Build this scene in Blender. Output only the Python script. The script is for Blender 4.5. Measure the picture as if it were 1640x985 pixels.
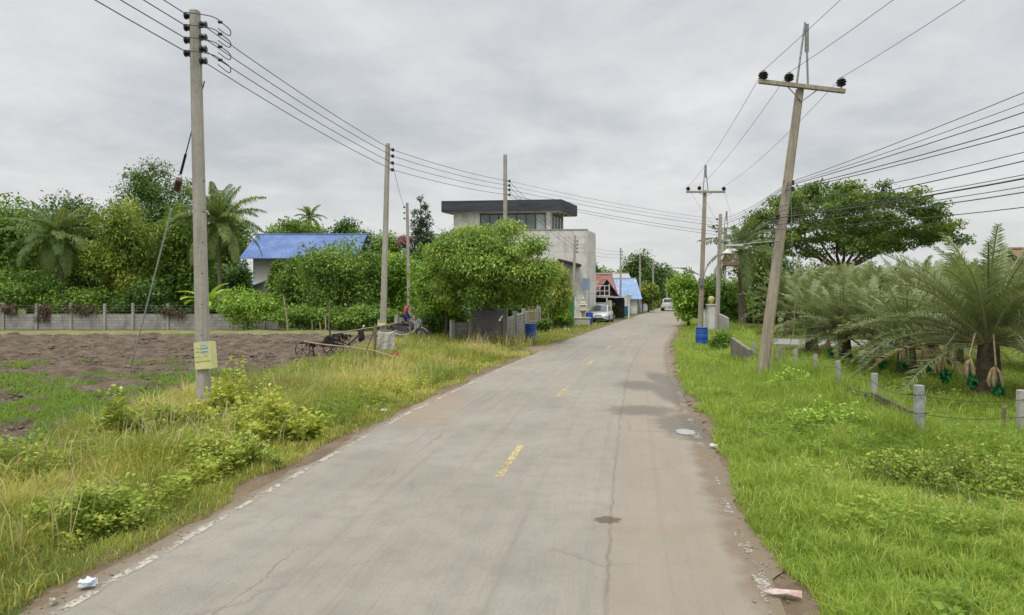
import bpy, bmesh, math, random
import numpy as np
from mathutils import Vector, Matrix
R = math.radians
random.seed(7); RNG = np.random.default_rng(7)
for o in list(bpy.data.objects): bpy.data.objects.remove(o)
SC = bpy.context.scene; COL = SC.collection

# ---------------------------------------------------------------- camera, sky, sun, exposure
FPX, HOR, CAMH = 1069.0, 469.0, 2.5          # focal length in photo pixels, horizon row, eye height
cam = bpy.data.objects.new('camera', bpy.data.cameras.new('camera')); COL.objects.link(cam)
cam.location = (0, 0, CAMH); cam.rotation_euler = (R(90), 0, 0)
cam.data.sensor_width = 36; cam.data.lens = FPX/1640*36; cam.data.shift_y = -(492.5-HOR)/1640
cam.data.clip_start = .1; cam.data.clip_end = 6000
SC.camera = cam
SC.view_settings.view_transform = 'Standard'; SC.view_settings.look = 'None'
SC.view_settings.exposure = 0.0; SC.view_settings.gamma = 1; SC.view_settings.use_curve_mapping = False

def mk(nt, typ, ins=None, **props):
    n = nt.nodes.new(typ)
    for k, v in props.items(): setattr(n, k, v)
    for k, v in (ins or {}).items():
        s = n.inputs[k]
        if isinstance(v, bpy.types.NodeSocket): nt.links.new(v, s)
        else:
            if s.type == 'RGBA' and len(v) == 3: v = (*v, 1)
            s.default_value = v
    return n
def ma(nt, op, a, b=0.0, c=0.0, clamp=False):
    n = mk(nt, 'ShaderNodeMath', {0: a, 1: b, 2: c}, operation=op); n.use_clamp = clamp
    return n.outputs[0]
def sstep(nt, v, a, b, o0=0.0, o1=1.0):
    return mk(nt, 'ShaderNodeMapRange', {0: v, 1: a, 2: b, 3: o0, 4: o1}, interpolation_type='SMOOTHSTEP').outputs[0]
def mixc(nt, f, a, b):
    n = mk(nt, 'ShaderNodeMix', data_type='RGBA')
    for i, v in ((0, f), (6, a), (7, b)):
        if isinstance(v, bpy.types.NodeSocket): nt.links.new(v, n.inputs[i])
        else: n.inputs[i].default_value = v if not isinstance(v, tuple) or len(v) == 4 else (*v, 1)
    return n.outputs[2]
def noise(nt, vec, scale, detail=4.0, rough=.55, dist=0.0):
    return mk(nt, 'ShaderNodeTexNoise', {'Vector': vec, 'Scale': scale, 'Detail': detail, 'Roughness': rough, 'Distortion': dist}).outputs[0]
def vscale(nt, vec, s, loc=(0, 0, 0)):
    return mk(nt, 'ShaderNodeMapping', {'Vector': vec, 'Scale': s, 'Location': loc}).outputs[0]

SUN_EL, SUN_AZ = R(58), R(205)                # from behind the camera, a little to the left
w = bpy.data.worlds.new("World"); SC.world = w; w.use_nodes = True
nt = w.node_tree; nt.nodes.clear()
sky = mk(nt, 'ShaderNodeTexSky', sky_type='NISHITA'); sky.sun_disc = False
sky.sun_elevation = SUN_EL; sky.sun_rotation = SUN_AZ; sky.air_density = 1.2; sky.dust_density = 3
gen = mk(nt, 'ShaderNodeTexCoord').outputs['Generated']
sep = mk(nt, 'ShaderNodeSeparateXYZ', {0: gen}); z = sep.outputs[2]
zz = ma(nt, 'ADD', ma(nt, 'MAXIMUM', z, 0.0), .16)
px = ma(nt, 'DIVIDE', sep.outputs[0], zz); py = ma(nt, 'DIVIDE', sep.outputs[1], zz)
pv = mk(nt, 'ShaderNodeCombineXYZ', {0: px, 1: py, 2: 0.0}).outputs[0]
c1 = noise(nt, vscale(nt, pv, (.8, .75, 1), (3.1, 1.7, 0)), 1.0, 8.0, .55, .35)
c2 = noise(nt, vscale(nt, pv, (1.3, 1.2, 1), (7.3, 4.2, 0)), 2.1, 7.0, .6, .2)
cl = ma(nt, 'ADD', ma(nt, 'MULTIPLY', c1, .62), ma(nt, 'MULTIPLY', c2, .38))
cr = mk(nt, 'ShaderNodeValToRGB', {0: cl})
e = cr.color_ramp.elements
e[0].position = .36; e[0].color = (5.6, 5.86, 6.12, 1)
e[1].position = .62; e[1].color = (8.3, 8.35, 8.35, 1)
m = e.new(.49); m.color = (7.0, 7.18, 7.36, 1)
horiz = sstep(nt, z, 0.0, .22)                 # paler, a touch warm, low over the horizon
colr = mixc(nt, ma(nt, 'MULTIPLY', ma(nt, 'SUBTRACT', 1.0, horiz), .6), cr.outputs[0], (7.7, 7.75, 7.5))
zen = sstep(nt, z, .40, .95, 1.0, 3.3)         # an overcast sky is brighter overhead
sc_ = mk(nt, 'ShaderNodeVectorMath', {0: colr}, operation='SCALE'); nt.links.new(zen, sc_.inputs[3])
fin = mixc(nt, .93, sky.outputs[0], sc_.outputs[0])
bg = mk(nt, 'ShaderNodeBackground', {'Color': fin, 'Strength': .1})
out = mk(nt, 'ShaderNodeOutputWorld'); nt.links.new(bg.outputs[0], out.inputs[0])
sl = bpy.data.lights.new('sun', 'SUN'); sl.energy = 1.5; sl.angle = R(12); sl.color = (1, .955, .88)
sun = bpy.data.objects.new('sun', sl); COL.objects.link(sun)
_d = Vector((math.sin(SUN_AZ)*math.cos(SUN_EL), math.cos(SUN_AZ)*math.cos(SUN_EL), math.sin(SUN_EL)))
sun.rotation_euler = _d.to_track_quat('Z', 'Y').to_euler()

# ---------------------------------------------------------------- helpers
def G(px, py):                                # a row and column of the photo to a ground point in metres
    Y = CAMH*FPX/(py-HOR); return ((px-820)/FPX*Y, Y)
def W(px, py, Y):                             # ... and to a point at distance Y
    return Vector(((px-820)/FPX*Y, Y, CAMH+(HOR-py)/FPX*Y))

def mat(name, c1, c2=None, scale=6.0, rough=.8, bump=.15, metal=0.0, spec=.3, bscale=None, streak=None, thr=(.35, .65)):
    m = bpy.data.materials.new(name); m.use_nodes = True; nt = m.node_tree; b = nt.nodes['Principled BSDF']
    b.inputs['Roughness'].default_value = rough; b.inputs['Metallic'].default_value = metal
    b.inputs['Specular IOR Level'].default_value = spec
    oc = mk(nt, 'ShaderNodeTexCoord').outputs['Object']
    if streak: oc = vscale(nt, oc, streak)
    c2 = c2 or tuple(x*.7 for x in c1)
    f = sstep(nt, noise(nt, oc, scale, 6.0, .62), *thr)
    fine = sstep(nt, noise(nt, oc, scale*7, 3.0), .3, .7)
    col = mixc(nt, f, c1, c2); col = mixc(nt, ma(nt, 'MULTIPLY', fine, .25), col, tuple(x*.6 for x in c2))
    nt.links.new(col, b.inputs['Base Color'])
    if bump:
        bp = mk(nt, 'ShaderNodeBump', {'Height': noise(nt, oc, bscale or scale*5, 5.0), 'Strength': bump, 'Distance': .02})
        nt.links.new(bp.outputs[0], b.inputs['Normal'])
    return m
def leafmat(name, dark, mid, light, trans=.3, rough=.55, dead=None):
    m = bpy.data.materials.new(name); m.use_nodes = True; nt = m.node_tree; b = nt.nodes['Principled BSDF']
    a = mk(nt, 'ShaderNodeAttribute', attribute_name='tint')
    cr = mk(nt, 'ShaderNodeValToRGB', {0: a.outputs['Fac']}); e = cr.color_ramp.elements
    e[0].color = (*dark, 1); e[1].color = (*(dead or light), 1); e.new(.5).color = (*mid, 1)
    if dead: e.new(.8).color = (*light, 1); e.new(.9).color = (*dead, 1)
    nt.links.new(cr.outputs[0], b.inputs['Base Color']); b.inputs['Roughness'].default_value = rough
    b.inputs['Specular IOR Level'].default_value = .25
    tr = mk(nt, 'ShaderNodeBsdfTranslucent'); tc = mixc(nt, .5, cr.outputs[0], tuple(min(1, x*1.5) for x in (light[0], light[1], light[2]*.5)))
    nt.links.new(tc, tr.inputs[0])
    ms = mk(nt, 'ShaderNodeMixShader', {0: trans}); nt.links.new(b.outputs[0], ms.inputs[1]); nt.links.new(tr.outputs[0], ms.inputs[2])
    nt.links.new(ms.outputs[0], nt.nodes['Material Output'].inputs[0])
    return m

def tag(o, label=None, cat=None, group=None, kind=None):
    if label: o['label'] = label
    if cat: o['category'] = cat
    if group: o['group'] = group
    if kind: o['kind'] = kind
    return o
def thing(name, label, cat, loc=(0, 0, 0), rz=0.0, group=None):
    o = bpy.data.objects.new(name, None); COL.objects.link(o); o.location = loc; o.rotation_euler = (0, 0, rz)
    o.empty_display_size = .3
    return tag(o, label, cat, group)
def link(name, me, m, parent=None, smooth=False):
    o = bpy.data.objects.new(name, me); COL.objects.link(o)
    if m: me.materials.append(m)
    if smooth: me.polygons.foreach_set('use_smooth', [True]*len(me.polygons))
    if parent: o.parent = parent
    return o
class MB:
    def __init__(s): s.v = []; s.f = []
    def add(s, vs, fs):
        k = len(s.v); s.v += [tuple(v) for v in vs]; s.f += [tuple(i+k for i in f) for f in fs]; return s
    def box(s, c, d, rot=None, taper=1.0):
        vs = []
        for z in (-1, 1):
            t = 1 if z < 0 else taper
            for x, y in ((-1, -1), (1, -1), (1, 1), (-1, 1)): vs.append(Vector((x*d[0]/2*t, y*d[1]/2*t, z*d[2]/2)))
        if rot is not None:
            M_ = Matrix.Rotation(rot, 3, 'Z') if isinstance(rot, (int, float)) else rot
            vs = [M_ @ v for v in vs]
        return s.add([v+Vector(c) for v in vs], [(0, 3, 2, 1), (4, 5, 6, 7), (0, 1, 5, 4), (1, 2, 6, 5), (2, 3, 7, 6), (3, 0, 4, 7)])
    def tube(s, pts, r, n=8, cap=True):
        pts = [Vector(p) for p in pts]; rr = r if isinstance(r, (list, tuple)) else [r]*len(pts)
        vs = []; up = None
        for i, p in enumerate(pts):
            d = (pts[min(i+1, len(pts)-1)]-pts[max(i-1, 0)]); d = d.normalized() if d.length > 1e-9 else Vector((0, 0, 1))
            if up is None: up = Vector((0, 0, 1)) if abs(d.z) < .9 else Vector((1, 0, 0))
            a = d.cross(up); a = a.normalized() if a.length > 1e-6 else Vector((1, 0, 0)); b = a.cross(d).normalized(); up = b
            for k in range(n):
                t = 2*math.pi*k/n; vs.append(p+(a*math.cos(t)+b*math.sin(t))*rr[i])
        fs = []
        for i in range(len(pts)-1):
            for k in range(n): fs.append((i*n+k, i*n+(k+1) % n, (i+1)*n+(k+1) % n, (i+1)*n+k))
        if cap: fs += [tuple(range(n-1, -1, -1)), tuple((len(pts)-1)*n+k for k in range(n))]
        return s.add(vs, fs)
    def lathe(s, prof, c=(0, 0, 0), n=16, axis='Z'):
        vs = []
        for r, z in prof:
            for k in range(n):
                t = 2*math.pi*k/n; p = (r*math.cos(t), r*math.sin(t), z)
                if axis == 'Y': p = (p[0], p[2], p[1])
                if axis == 'X': p = (p[2], p[0], p[1])
                vs.append(Vector(p)+Vector(c))
        fs = [(i*n+k, i*n+(k+1) % n, (i+1)*n+(k+1) % n, (i+1)*n+k) for i in range(len(prof)-1) for k in range(n)]
        fs += [tuple(range(n-1, -1, -1)), tuple((len(prof)-1)*n+k for k in range(n))]
        return s.add(vs, fs)
    def prism(s, poly, y0, y1):               # outline in x,z pushed along y
        n = len(poly); vs = [(x, y0, z) for x, z in poly]+[(x, y1, z) for x, z in poly]
        fs = [tuple(range(n)), tuple(range(2*n-1, n-1, -1))]+[(i, i+n, (i+1) % n+n, (i+1) % n) for i in range(n)]
        return s.add(vs, fs)
    def slab(s, quad, z0, z1):                # ground outline pushed up
        n = len(quad); vs = [(x, y, z0) for x, y in quad]+[(x, y, z1) for x, y in quad]
        fs = [tuple(range(n-1, -1, -1)), tuple(range(n, 2*n))]+[(i, (i+1) % n, (i+1) % n+n, i+n) for i in range(n)]
        return s.add(vs, fs)
    def build(s, name, m, parent=None, smooth=False, bevel=0):
        me = bpy.data.meshes.new(name); me.from_pydata(s.v, [], s.f)
        bm = bmesh.new(); bm.from_mesh(me); bmesh.ops.recalc_face_normals(bm, faces=bm.faces)
        if bevel: bmesh.ops.bevel(bm, geom=list(bm.edges), offset=bevel, segments=2, affect='EDGES', clamp_overlap=True)
        bm.to_mesh(me); bm.free(); me.update()
        o = link(name, me, m, parent, smooth and not bevel)
        if bevel or smooth:
            try: me.set_sharp_from_angle(angle=R(38)); me.polygons.foreach_set('use_smooth', [True]*len(me.polygons))
            except Exception: pass
        return o
def npmesh(name, V, F, m, parent=None, tint=None, smooth=False):
    """V (n,3) points, F (k,4) or (k,3) faces, tint (n,) per point"""
    me = bpy.data.meshes.new(name); V = np.ascontiguousarray(V, dtype=np.float32)
    me.vertices.add(len(V)); me.vertices.foreach_set('co', V.ravel())
    F = [F] if not isinstance(F, list) else F
    nl = sum(f.size for f in F); me.loops.add(nl)
    me.loops.foreach_set('vertex_index', np.concatenate([f.ravel() for f in F]).astype(np.int32))
    np_ = sum(len(f) for f in F); me.polygons.add(np_)
    tot = np.concatenate([np.full(len(f), f.shape[1]) for f in F]).astype(np.int32)
    me.polygons.foreach_set('loop_start', np.concatenate([[0], np.cumsum(tot)[:-1]]).astype(np.int32))
    me.polygons.foreach_set('loop_total', tot)
    if tint is not None:
        a = me.attributes.new('tint', 'FLOAT', 'POINT'); a.data.foreach_set('value', np.ascontiguousarray(tint, dtype=np.float32))
    me.update(calc_edges=True)
    return link(name, me, m, parent, smooth)
def nrm(a): return a/np.maximum(np.linalg.norm(a, axis=1, keepdims=True), 1e-9)

# vertical smooth value noise in numpy
def vnoise(x, y, s, seed=0):
    x = np.asarray(x)/s; y = np.asarray(y)/s; xi = np.floor(x).astype(int); yi = np.floor(y).astype(int)
    fx = x-xi; fy = y-yi; fx = fx*fx*(3-2*fx); fy = fy*fy*(3-2*fy)
    def h(a, b):
        n = (a*374761393+b*668265263+seed*1442695041) & 0x7fffffff; n = ((n ^ (n >> 13))*1274126177) & 0x7fffffff
        return ((n ^ (n >> 16)) & 0xffff)/65535.
    return (h(xi, yi)*(1-fx)+h(xi+1, yi)*fx)*(1-fy)+(h(xi, yi+1)*(1-fx)+h(xi+1, yi+1)*fx)*fy

# ---------------------------------------------------------------- the road's course
_LT = np.array([(-30, -8.7), (0, -4.3), (5.18, -3.56), (10, -2.82), (13.3, -2.3), (16.6, -1.55), (20.4, -.76), (26.5, .74), (37.6, 3.7), (47, 6.3), (86, 17.6), (120, 27.5), (170, 44)])
_RT = np.array([(-30, -3.0), (0, 1.36), (5.8, 2.18), (8.07, 2.6), (11.57, 3.25), (20.4, 4.9), (24.3, 5.75), (31.4, 7.35), (47.7, 11.9), (76, 19.9), (90, 24.0), (120, 33), (170, 50)])
_yy = np.arange(-30, 170, .1)
def _sm(a, k=41):
    p = np.pad(a, k//2, mode='edge'); return np.convolve(p, np.ones(k)/k, 'valid')
_XL = _sm(np.interp(_yy, _LT[:, 0], _LT[:, 1])); _XR = _sm(np.interp(_yy, _RT[:, 0], _RT[:, 1]))
def XL(y): return np.interp(y, _yy, _XL)
def XR(y): return np.interp(y, _yy, _XR)

def ribbon(name, ys, a, b, z, m, kind='structure', cols=2):
    """sheet between x=a(y) and x=b(y); u = metres across from the left edge line, v = metres along"""
    n = len(ys); t = np.linspace(0, 1, cols)
    X = a[:, None]*(1-t)+b[:, None]*t; Yg = np.repeat(ys[:, None], cols, 1); Z = np.full_like(X, z)
    V = np.stack([X, Yg, Z], -1).reshape(-1, 3)
    i = np.arange(n-1)[:, None]*cols+np.arange(cols-1)[None]; i = i.ravel()
    F = np.stack([i, i+1, i+cols+1, i+cols], 1)
    o = npmesh(name, V, F, m); me = o.data
    uv = me.uv_layers.new(name='road'); li = np.empty(len(me.loops), np.int32); me.loops.foreach_get('vertex_index', li)
    s = (V[:, 0]-XL(V[:, 1]))/(XR(V[:, 1])-XL(V[:, 1]))*5.7
    uv.data.foreach_set('uv', np.stack([s[li], V[li, 1]], 1).astype(np.float32).ravel())
    if kind: o['kind'] = kind
    return o

# ---- ground materials
def ground_mat():
    m = bpy.data.materials.new('turf_soil'); m.use_nodes = True; nt = m.node_tree; b = nt.nodes['Principled BSDF']
    oc = mk(nt, 'ShaderNodeTexCoord').outputs['Object']
    a = sstep(nt, noise(nt, oc, .25, 5.0), .38, .62); f = sstep(nt, noise(nt, oc, 3.0, 5.0), .4, .62)
    c = mixc(nt, a, (.07, .10, .025), (.11, .13, .04)); c = mixc(nt, ma(nt, 'MULTIPLY', f, .6), c, (.14, .11, .06))
    c = mixc(nt, ma(nt, 'MULTIPLY', sstep(nt, noise(nt, oc, 14, 4.0), .45, .7), .6), c, (.055, .09, .02))
    nt.links.new(c, b.inputs['Base Color']); b.inputs['Roughness'].default_value = .95; b.inputs['Specular IOR Level'].default_value = .1
    bp = mk(nt, 'ShaderNodeBump', {'Height': noise(nt, oc, 25, 4.0), 'Strength': .5, 'Distance': .05}); nt.links.new(bp.outputs[0], b.inputs['Normal'])
    return m
def blob(nt, oc, c, r, amp=.5, soft=(1.25, .75), ns=1.6):
    """noise-edged stain round c with radii r"""
    d = mk(nt, 'ShaderNodeVectorMath', {0: oc, 1: (c[0], c[1], 0)}, operation='SUBTRACT').outputs[0]
    d = mk(nt, 'ShaderNodeVectorMath', {0: d, 1: (1/r[0], 1/r[1], 0)}, operation='MULTIPLY').outputs[0]
    l = mk(nt, 'ShaderNodeVectorMath', {0: d}, operation='LENGTH').outputs[1]
    l = ma(nt, 'ADD', l, ma(nt, 'MULTIPLY', ma(nt, 'SUBTRACT', noise(nt, vscale(nt, oc, (ns*1.6, ns*3, 1)), 1.0, 8.0, .75), .5), amp*4.5))
    return sstep(nt, l, soft[0], soft[1])
def road_mat():
    m = bpy.data.materials.new('old_concrete_asphalt'); m.use_nodes = True; nt = m.node_tree; b = nt.nodes['Principled BSDF']
    oc = mk(nt, 'ShaderNodeTexCoord').outputs['Object']; uv = mk(nt, 'ShaderNodeUVMap', uv_map='road').outputs[0]
    s = mk(nt, 'ShaderNodeSeparateXYZ', {0: uv}); t = s.outputs[0]; v = s.outputs[1]
    big = sstep(nt, noise(nt, oc, .35, 5.0), .36, .64)
    c = mixc(nt, big, (.225, .208, .172), (.285, .266, .222))
    lane = sstep(nt, noise(nt, vscale(nt, uv, (2.6, .12, 1)), 1.0, 5.0, .6, .3), .36, .66)      # wear that runs along the road
    c = mixc(nt, ma(nt, 'MULTIPLY', lane, .6), c, (.30, .262, .212))
    med = sstep(nt, noise(nt, oc, 2.6, 7.0, .68), .42, .68); c = mixc(nt, ma(nt, 'MULTIPLY', med, .35), c, (.18, .165, .135))
    trk = noise(nt, vscale(nt, uv, (5.5, .05, 1)), 1.0, 6.0, .6); c = mixc(nt, ma(nt, 'MULTIPLY', sstep(nt, trk, .52, .7), .38), c, (.165, .152, .125))
    sk = sstep(nt, noise(nt, vscale(nt, uv, (30, 1.6, 1)), 1.0, 5.0, .7), .5, .75); c = mixc(nt, ma(nt, 'MULTIPLY', sk, .34), c, (.15, .138, .115))
    cb = sstep(nt, noise(nt, oc, 38, 4.0, .75), .5, .72); c = mixc(nt, ma(nt, 'MULTIPLY', cb, .48), c, (.14, .128, .105))
    lt = sstep(nt, noise(nt, oc, 26, 5.0, .8), .58, .75); c = mixc(nt, ma(nt, 'MULTIPLY', lt, .48), c, (.42, .39, .335))
    pat = sstep(nt, noise(nt, oc, .8, 7.0, .7, .6), .56, .64); c = mixc(nt, ma(nt, 'MULTIPLY', pat, .30), c, (.19, .172, .14))
    rs = sstep(nt, t, 4.28, 4.36); c = mixc(nt, ma(nt, 'MULTIPLY', rs, .5), c, (.265, .222, .165))     # patched, browner right strip
    wob = ma(nt, 'MULTIPLY', ma(nt, 'SUBTRACT', noise(nt, oc, 1.6, 6.0, .7), .5), .16)
    seam = ma(nt, 'ABSOLUTE', ma(nt, 'ADD', ma(nt, 'SUBTRACT', t, 4.32), wob))
    brk = sstep(nt, noise(nt, oc, .9, 3.0), .38, .55)
    c = mixc(nt, ma(nt, 'MULTIPLY', ma(nt, 'MULTIPLY', sstep(nt, seam, .014, .004), brk), .6), c, (.15, .135, .11))
    seam2 = ma(nt, 'ABSOLUTE', ma(nt, 'ADD', ma(nt, 'SUBTRACT', t, 1.25), ma(nt, 'MULTIPLY', wob, 2.4)))
    c = mixc(nt, ma(nt, 'MULTIPLY', ma(nt, 'MULTIPLY', sstep(nt, seam2, .016, .004), sstep(nt, noise(nt, oc, .6, 3.0), .45, .6)), .6), c, (.13, .12, .10))
    vor = mk(nt, 'ShaderNodeTexVoronoi', {'Vector': mk(nt, 'ShaderNodeVectorMath', {0: oc, 1: mk(nt, 'ShaderNodeTexNoise', {'Vector': oc, 'Scale': 2.0, 'Detail': 5.0}).outputs[1]}, operation='ADD').outputs[0], 'Scale': .42}, feature='DISTANCE_TO_EDGE').outputs[0]
    crk = ma(nt, 'MULTIPLY', sstep(nt, vor, .012, .003), sstep(nt, noise(nt, oc, .45, 2.0), .5, .62))
    c = mixc(nt, ma(nt, 'MULTIPLY', crk, .25), c, (.16, .145, .12))
    sp = mk(nt, 'ShaderNodeTexVoronoi', {'Vector': oc, 'Scale': 60.0}).outputs[0]; c = mixc(nt, ma(nt, 'MULTIPLY', sstep(nt, sp, .22, .1), .28), c, (.40, .37, .31))
    edge = ma(nt, 'MAXIMUM', sstep(nt, t, .35, -.35), sstep(nt, t, 5.15, 5.75))
    en = sstep(nt, ma(nt, 'ADD', edge, ma(nt, 'MULTIPLY', ma(nt, 'SUBTRACT', noise(nt, oc, 2.2, 6.0, .65), .5), 1.3)), .35, .9)
    c = mixc(nt, ma(nt, 'MULTIPLY', en, .8), c, (.17, .125, .08))
    wet = None
    for cc, rr, am in (((3.35, 12.4), (.62, 1.3), .42), ((2.75, 14.2), (.75, .6), .6), ((3.5, 18.0), (.6, .9), .6), ((4.0, 16.3), (.45, 1.8), .5), ((4.4, 19), (.4, 2), .5)):
        k = blob(nt, oc, cc, rr, am, ns=2.2); wet = k if wet is None else ma(nt, 'MAXIMUM', wet, k)
    c = mixc(nt, ma(nt, 'MULTIPLY', wet, .7), c, (.10, .083, .062))
    c = mixc(nt, ma(nt, 'MULTIPLY', blob(nt, oc, (1.05, 7.35), (.15, .12), .55, soft=(1.1, .85), ns=8), .85), c, (.10, .075, .052))
    c = mixc(nt, ma(nt, 'MULTIPLY', blob(nt, oc, (1.75, 7.05), (.75, .16), .6, ns=5), .22), c, (.26, .18, .11))
    c = mixc(nt, ma(nt, 'MULTIPLY', blob(nt, oc, (1.7, 6.2), (.3, .12), .6, ns=5), .2), c, (.26, .18, .11))
    c = mixc(nt, ma(nt, 'MULTIPLY', blob(nt, oc, (-1.8, 15.0), (.7, 2.4), .5), .6), c, (.27, .20, .14))
    nt.links.new(c, b.inputs['Base Color'])
    nt.links.new(ma(nt, 'SUBTRACT', .88, ma(nt, 'MULTIPLY', wet, .35)), b.inputs['Roughness']); b.inputs['Specular IOR Level'].default_value = .3
    h = ma(nt, 'ADD', noise(nt, oc, 45, 4.0), ma(nt, 'MULTIPLY', ma(nt, 'ADD', crk, sstep(nt, seam, .022, .006)), -.8))
    bp = mk(nt, 'ShaderNodeBump', {'Height': h, 'Strength': .7, 'Distance': .015}); nt.links.new(bp.outputs[0], b.inputs['Normal'])
    return m
def dirt_mat(name='road_dirt', c1=(.19, .145, .095), c2=(.12, .085, .055), c3=(.27, .23, .17)):
    m = bpy.data.materials.new(name); m.use_nodes = True; nt = m.node_tree; b = nt.nodes['Principled BSDF']
    oc = mk(nt, 'ShaderNodeTexCoord').outputs['Object']
    c = mixc(nt, sstep(nt, noise(nt, oc, 1.3, 6.0, .65), .38, .62), c1, c2)
    c = mixc(nt, sstep(nt, noise(nt, oc, 9, 5.0, .7), .55, .75), c, c3)
    v = mk(nt, 'ShaderNodeTexVoronoi', {'Vector': oc, 'Scale': 34.0})
    sv = mk(nt, 'ShaderNodeSeparateXYZ', {0: v.outputs[1]}); pc_ = mixc(nt, sv.outputs[0], (.10, .08, .06), (.34, .29, .23))
    c = mixc(nt, ma(nt, 'MULTIPLY', sstep(nt, v.outputs[0], .35, .1), .5), c, pc_)
    c = mixc(nt, .35, c, c1)
    nt.links.new(c, b.inputs['Base Color']); b.inputs['Roughness'].default_value = .95; b.inputs['Specular IOR Level'].default_value = .15
    bp = mk(nt, 'ShaderNodeBump', {'Height': noise(nt, oc, 22, 5.0, .7), 'Strength': .7, 'Distance': .03}); nt.links.new(bp.outputs[0], b.inputs['Normal'])
    return m
def paint_mat(name, col, lo, hi, sc=3.0):
    m = bpy.data.materials.new(name); m.use_nodes = True; nt = m.node_tree; b = nt.nodes['Principled BSDF']
    oc = mk(nt, 'ShaderNodeTexCoord').outputs['Object']
    nt.links.new(mixc(nt, sstep(nt, noise(nt, oc, 12, 5.0), .35, .7), col, tuple(x*.72 for x in col)), b.inputs['Base Color'])
    b.inputs['Roughness'].default_value = .75
    n1 = ma(nt, 'ADD', ma(nt, 'MULTIPLY', noise(nt, oc, sc, 6.0, .7), .55), ma(nt, 'MULTIPLY', noise(nt, oc, 26, 5.0, .75), .45))
    nt.links.new(sstep(nt, n1, lo, hi), b.inputs['Alpha'])
    return m
M_ground = ground_mat(); M_road = road_mat(); M_dirt = dirt_mat()

o = MB().add([(-900, -300, -.03), (900, -300, -.03), (900, 2500, -.03), (-900, 2500, -.03)], [(0, 1, 2, 3)]).build('ground', M_ground); o['kind'] = 'structure'
ys = np.concatenate([np.arange(-20, 40, .07), np.arange(40, 168, .5)])
def jag(y, s, a, seed): return (vnoise(y, y*0, s, seed)-.5)*a+(vnoise(y, y*0, s*.22, seed+5)-.5)*a*.5
ribbon('road_shoulder', ys, XL(ys)-.62+jag(ys, 1.6, .5, 1), XR(ys)+.30+jag(ys, 1.5, .35, 2)+.30*np.exp(-((ys-13)/3.)**2), -.018, M_dirt, cols=6)
ribbon('road', ys, XL(ys)-.16+jag(ys, 1.3, .22, 3), XR(ys)+.14+jag(ys, 1.1, .3, 4)-.0*ys, 0.0, M_road, cols=14)
M_white = paint_mat('worn_white_paint', (.42, .38, .31), .555, .465); M_white2 = paint_mat('very_worn_white_paint', (.36, .325, .265), .475, .44, 1.5)
M_yel = paint_mat('worn_yellow_paint', (.46, .37, .18), .57, .485)
ribbon('edge_line', ys, XL(ys)-.04+jag(ys, 3, .03, 8), XL(ys)+.045+jag(ys, 2, .03, 9), .004, M_white)
yr = np.arange(3, 60, .07); ribbon('edge_line', yr, XR(yr)-.10, XR(yr)+.02+jag(yr, 2, .04, 10), .004, M_white2)
for k in range(-1, 12):
    yc = 10.0+k*6.95 if k > -1 else 3.0; yd = np.linspace(yc-.95, yc+.95, 12)
    cx = XL(yd)*.52+XR(yd)*.48+.03
    ribbon('centre_dash', yd, cx-.055, cx+.055, .004, M_yel)
# shallow puddle at the right edge of the tarmac
pc = G(1098, 692); th = np.linspace(0, 2*np.pi, 40, endpoint=False); rr = 1+.35*(vnoise(np.cos(th)*3+9, np.sin(th)*3+9, 1, 4)-.5)
M_water = mat('puddle_water', (.30, .31, .31), (.26, .26, .25), rough=.02, bump=0, spec=1.0)  # grey base colour lightened to add to the bright sky reflection
o = MB().add([(pc[0]+.17*r*math.cos(a), pc[1]+.26*r*math.sin(a), .008) for a, r in zip(th, rr)], [tuple(range(40))]).build('puddle', M_water); o['kind'] = 'structure'

# side entrance of trodden earth left of the road, by the blue drum
en = [(-2.6, 29.0), (-1.2, 28.2), (.4, 27.4), (1.5, 28.6), (2.6, 32.6), (1.9, 33.6), (.2, 31.6), (-2.4, 30.8), (-5, 31.2), (-5, 30)]
o = MB().add([(x, y, -.012) for x, y in en], [tuple(range(len(en)))]).build('dirt_path', dirt_mat('entrance_earth', (.30, .235, .165), (.22, .165, .11))); o['kind'] = 'structure'

# ploughed field on the left
def field_edge(y): return np.interp(y, [-30, 0, 5, 10, 14, 18, 21, 25, 36, 40], [-9, -7.0, -6.7, -6.9, -7.1, -6.7, -6.5, -5.9, -5.4, -5.4])
gx = np.concatenate([np.linspace(-75, -32, 110, endpoint=False), np.linspace(-32, 0, 330)]); gy = np.concatenate([np.linspace(-4, 8, 20, endpoint=False), np.linspace(8, 39.3, 300)])
T = (gx-gx[0])/(gx[-1]-gx[0])
Yg, Tg = np.meshgrid(gy, T, indexing='ij'); Xg = -75+Tg*(field_edge(Yg)+75)
clod = vnoise(Xg, Yg, .55, 1)*.5+vnoise(Xg, Yg, .24, 2)*.3+vnoise(Xg, Yg, 1.6, 3)*.35
furrow = np.sin((Yg+.12*Xg)*2*np.pi/1.15+vnoise(Xg, Yg, 2.2, 9)*3)*.035
Zg = -.03+.24*(clod-.35)+furrow+.10*np.maximum(vnoise(Xg, Yg, .33, 21)-.55, 0)*2; Zg *= 1; Zg[:, -1] = -.05
Zg[-1, :] = -.05
V = np.stack([Xg, Yg, Zg], -1).reshape(-1, 3); c_ = len(T); i = (np.arange(len(gy)-1)[:, None]*c_+np.arange(c_-1)[None]).ravel()
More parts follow.
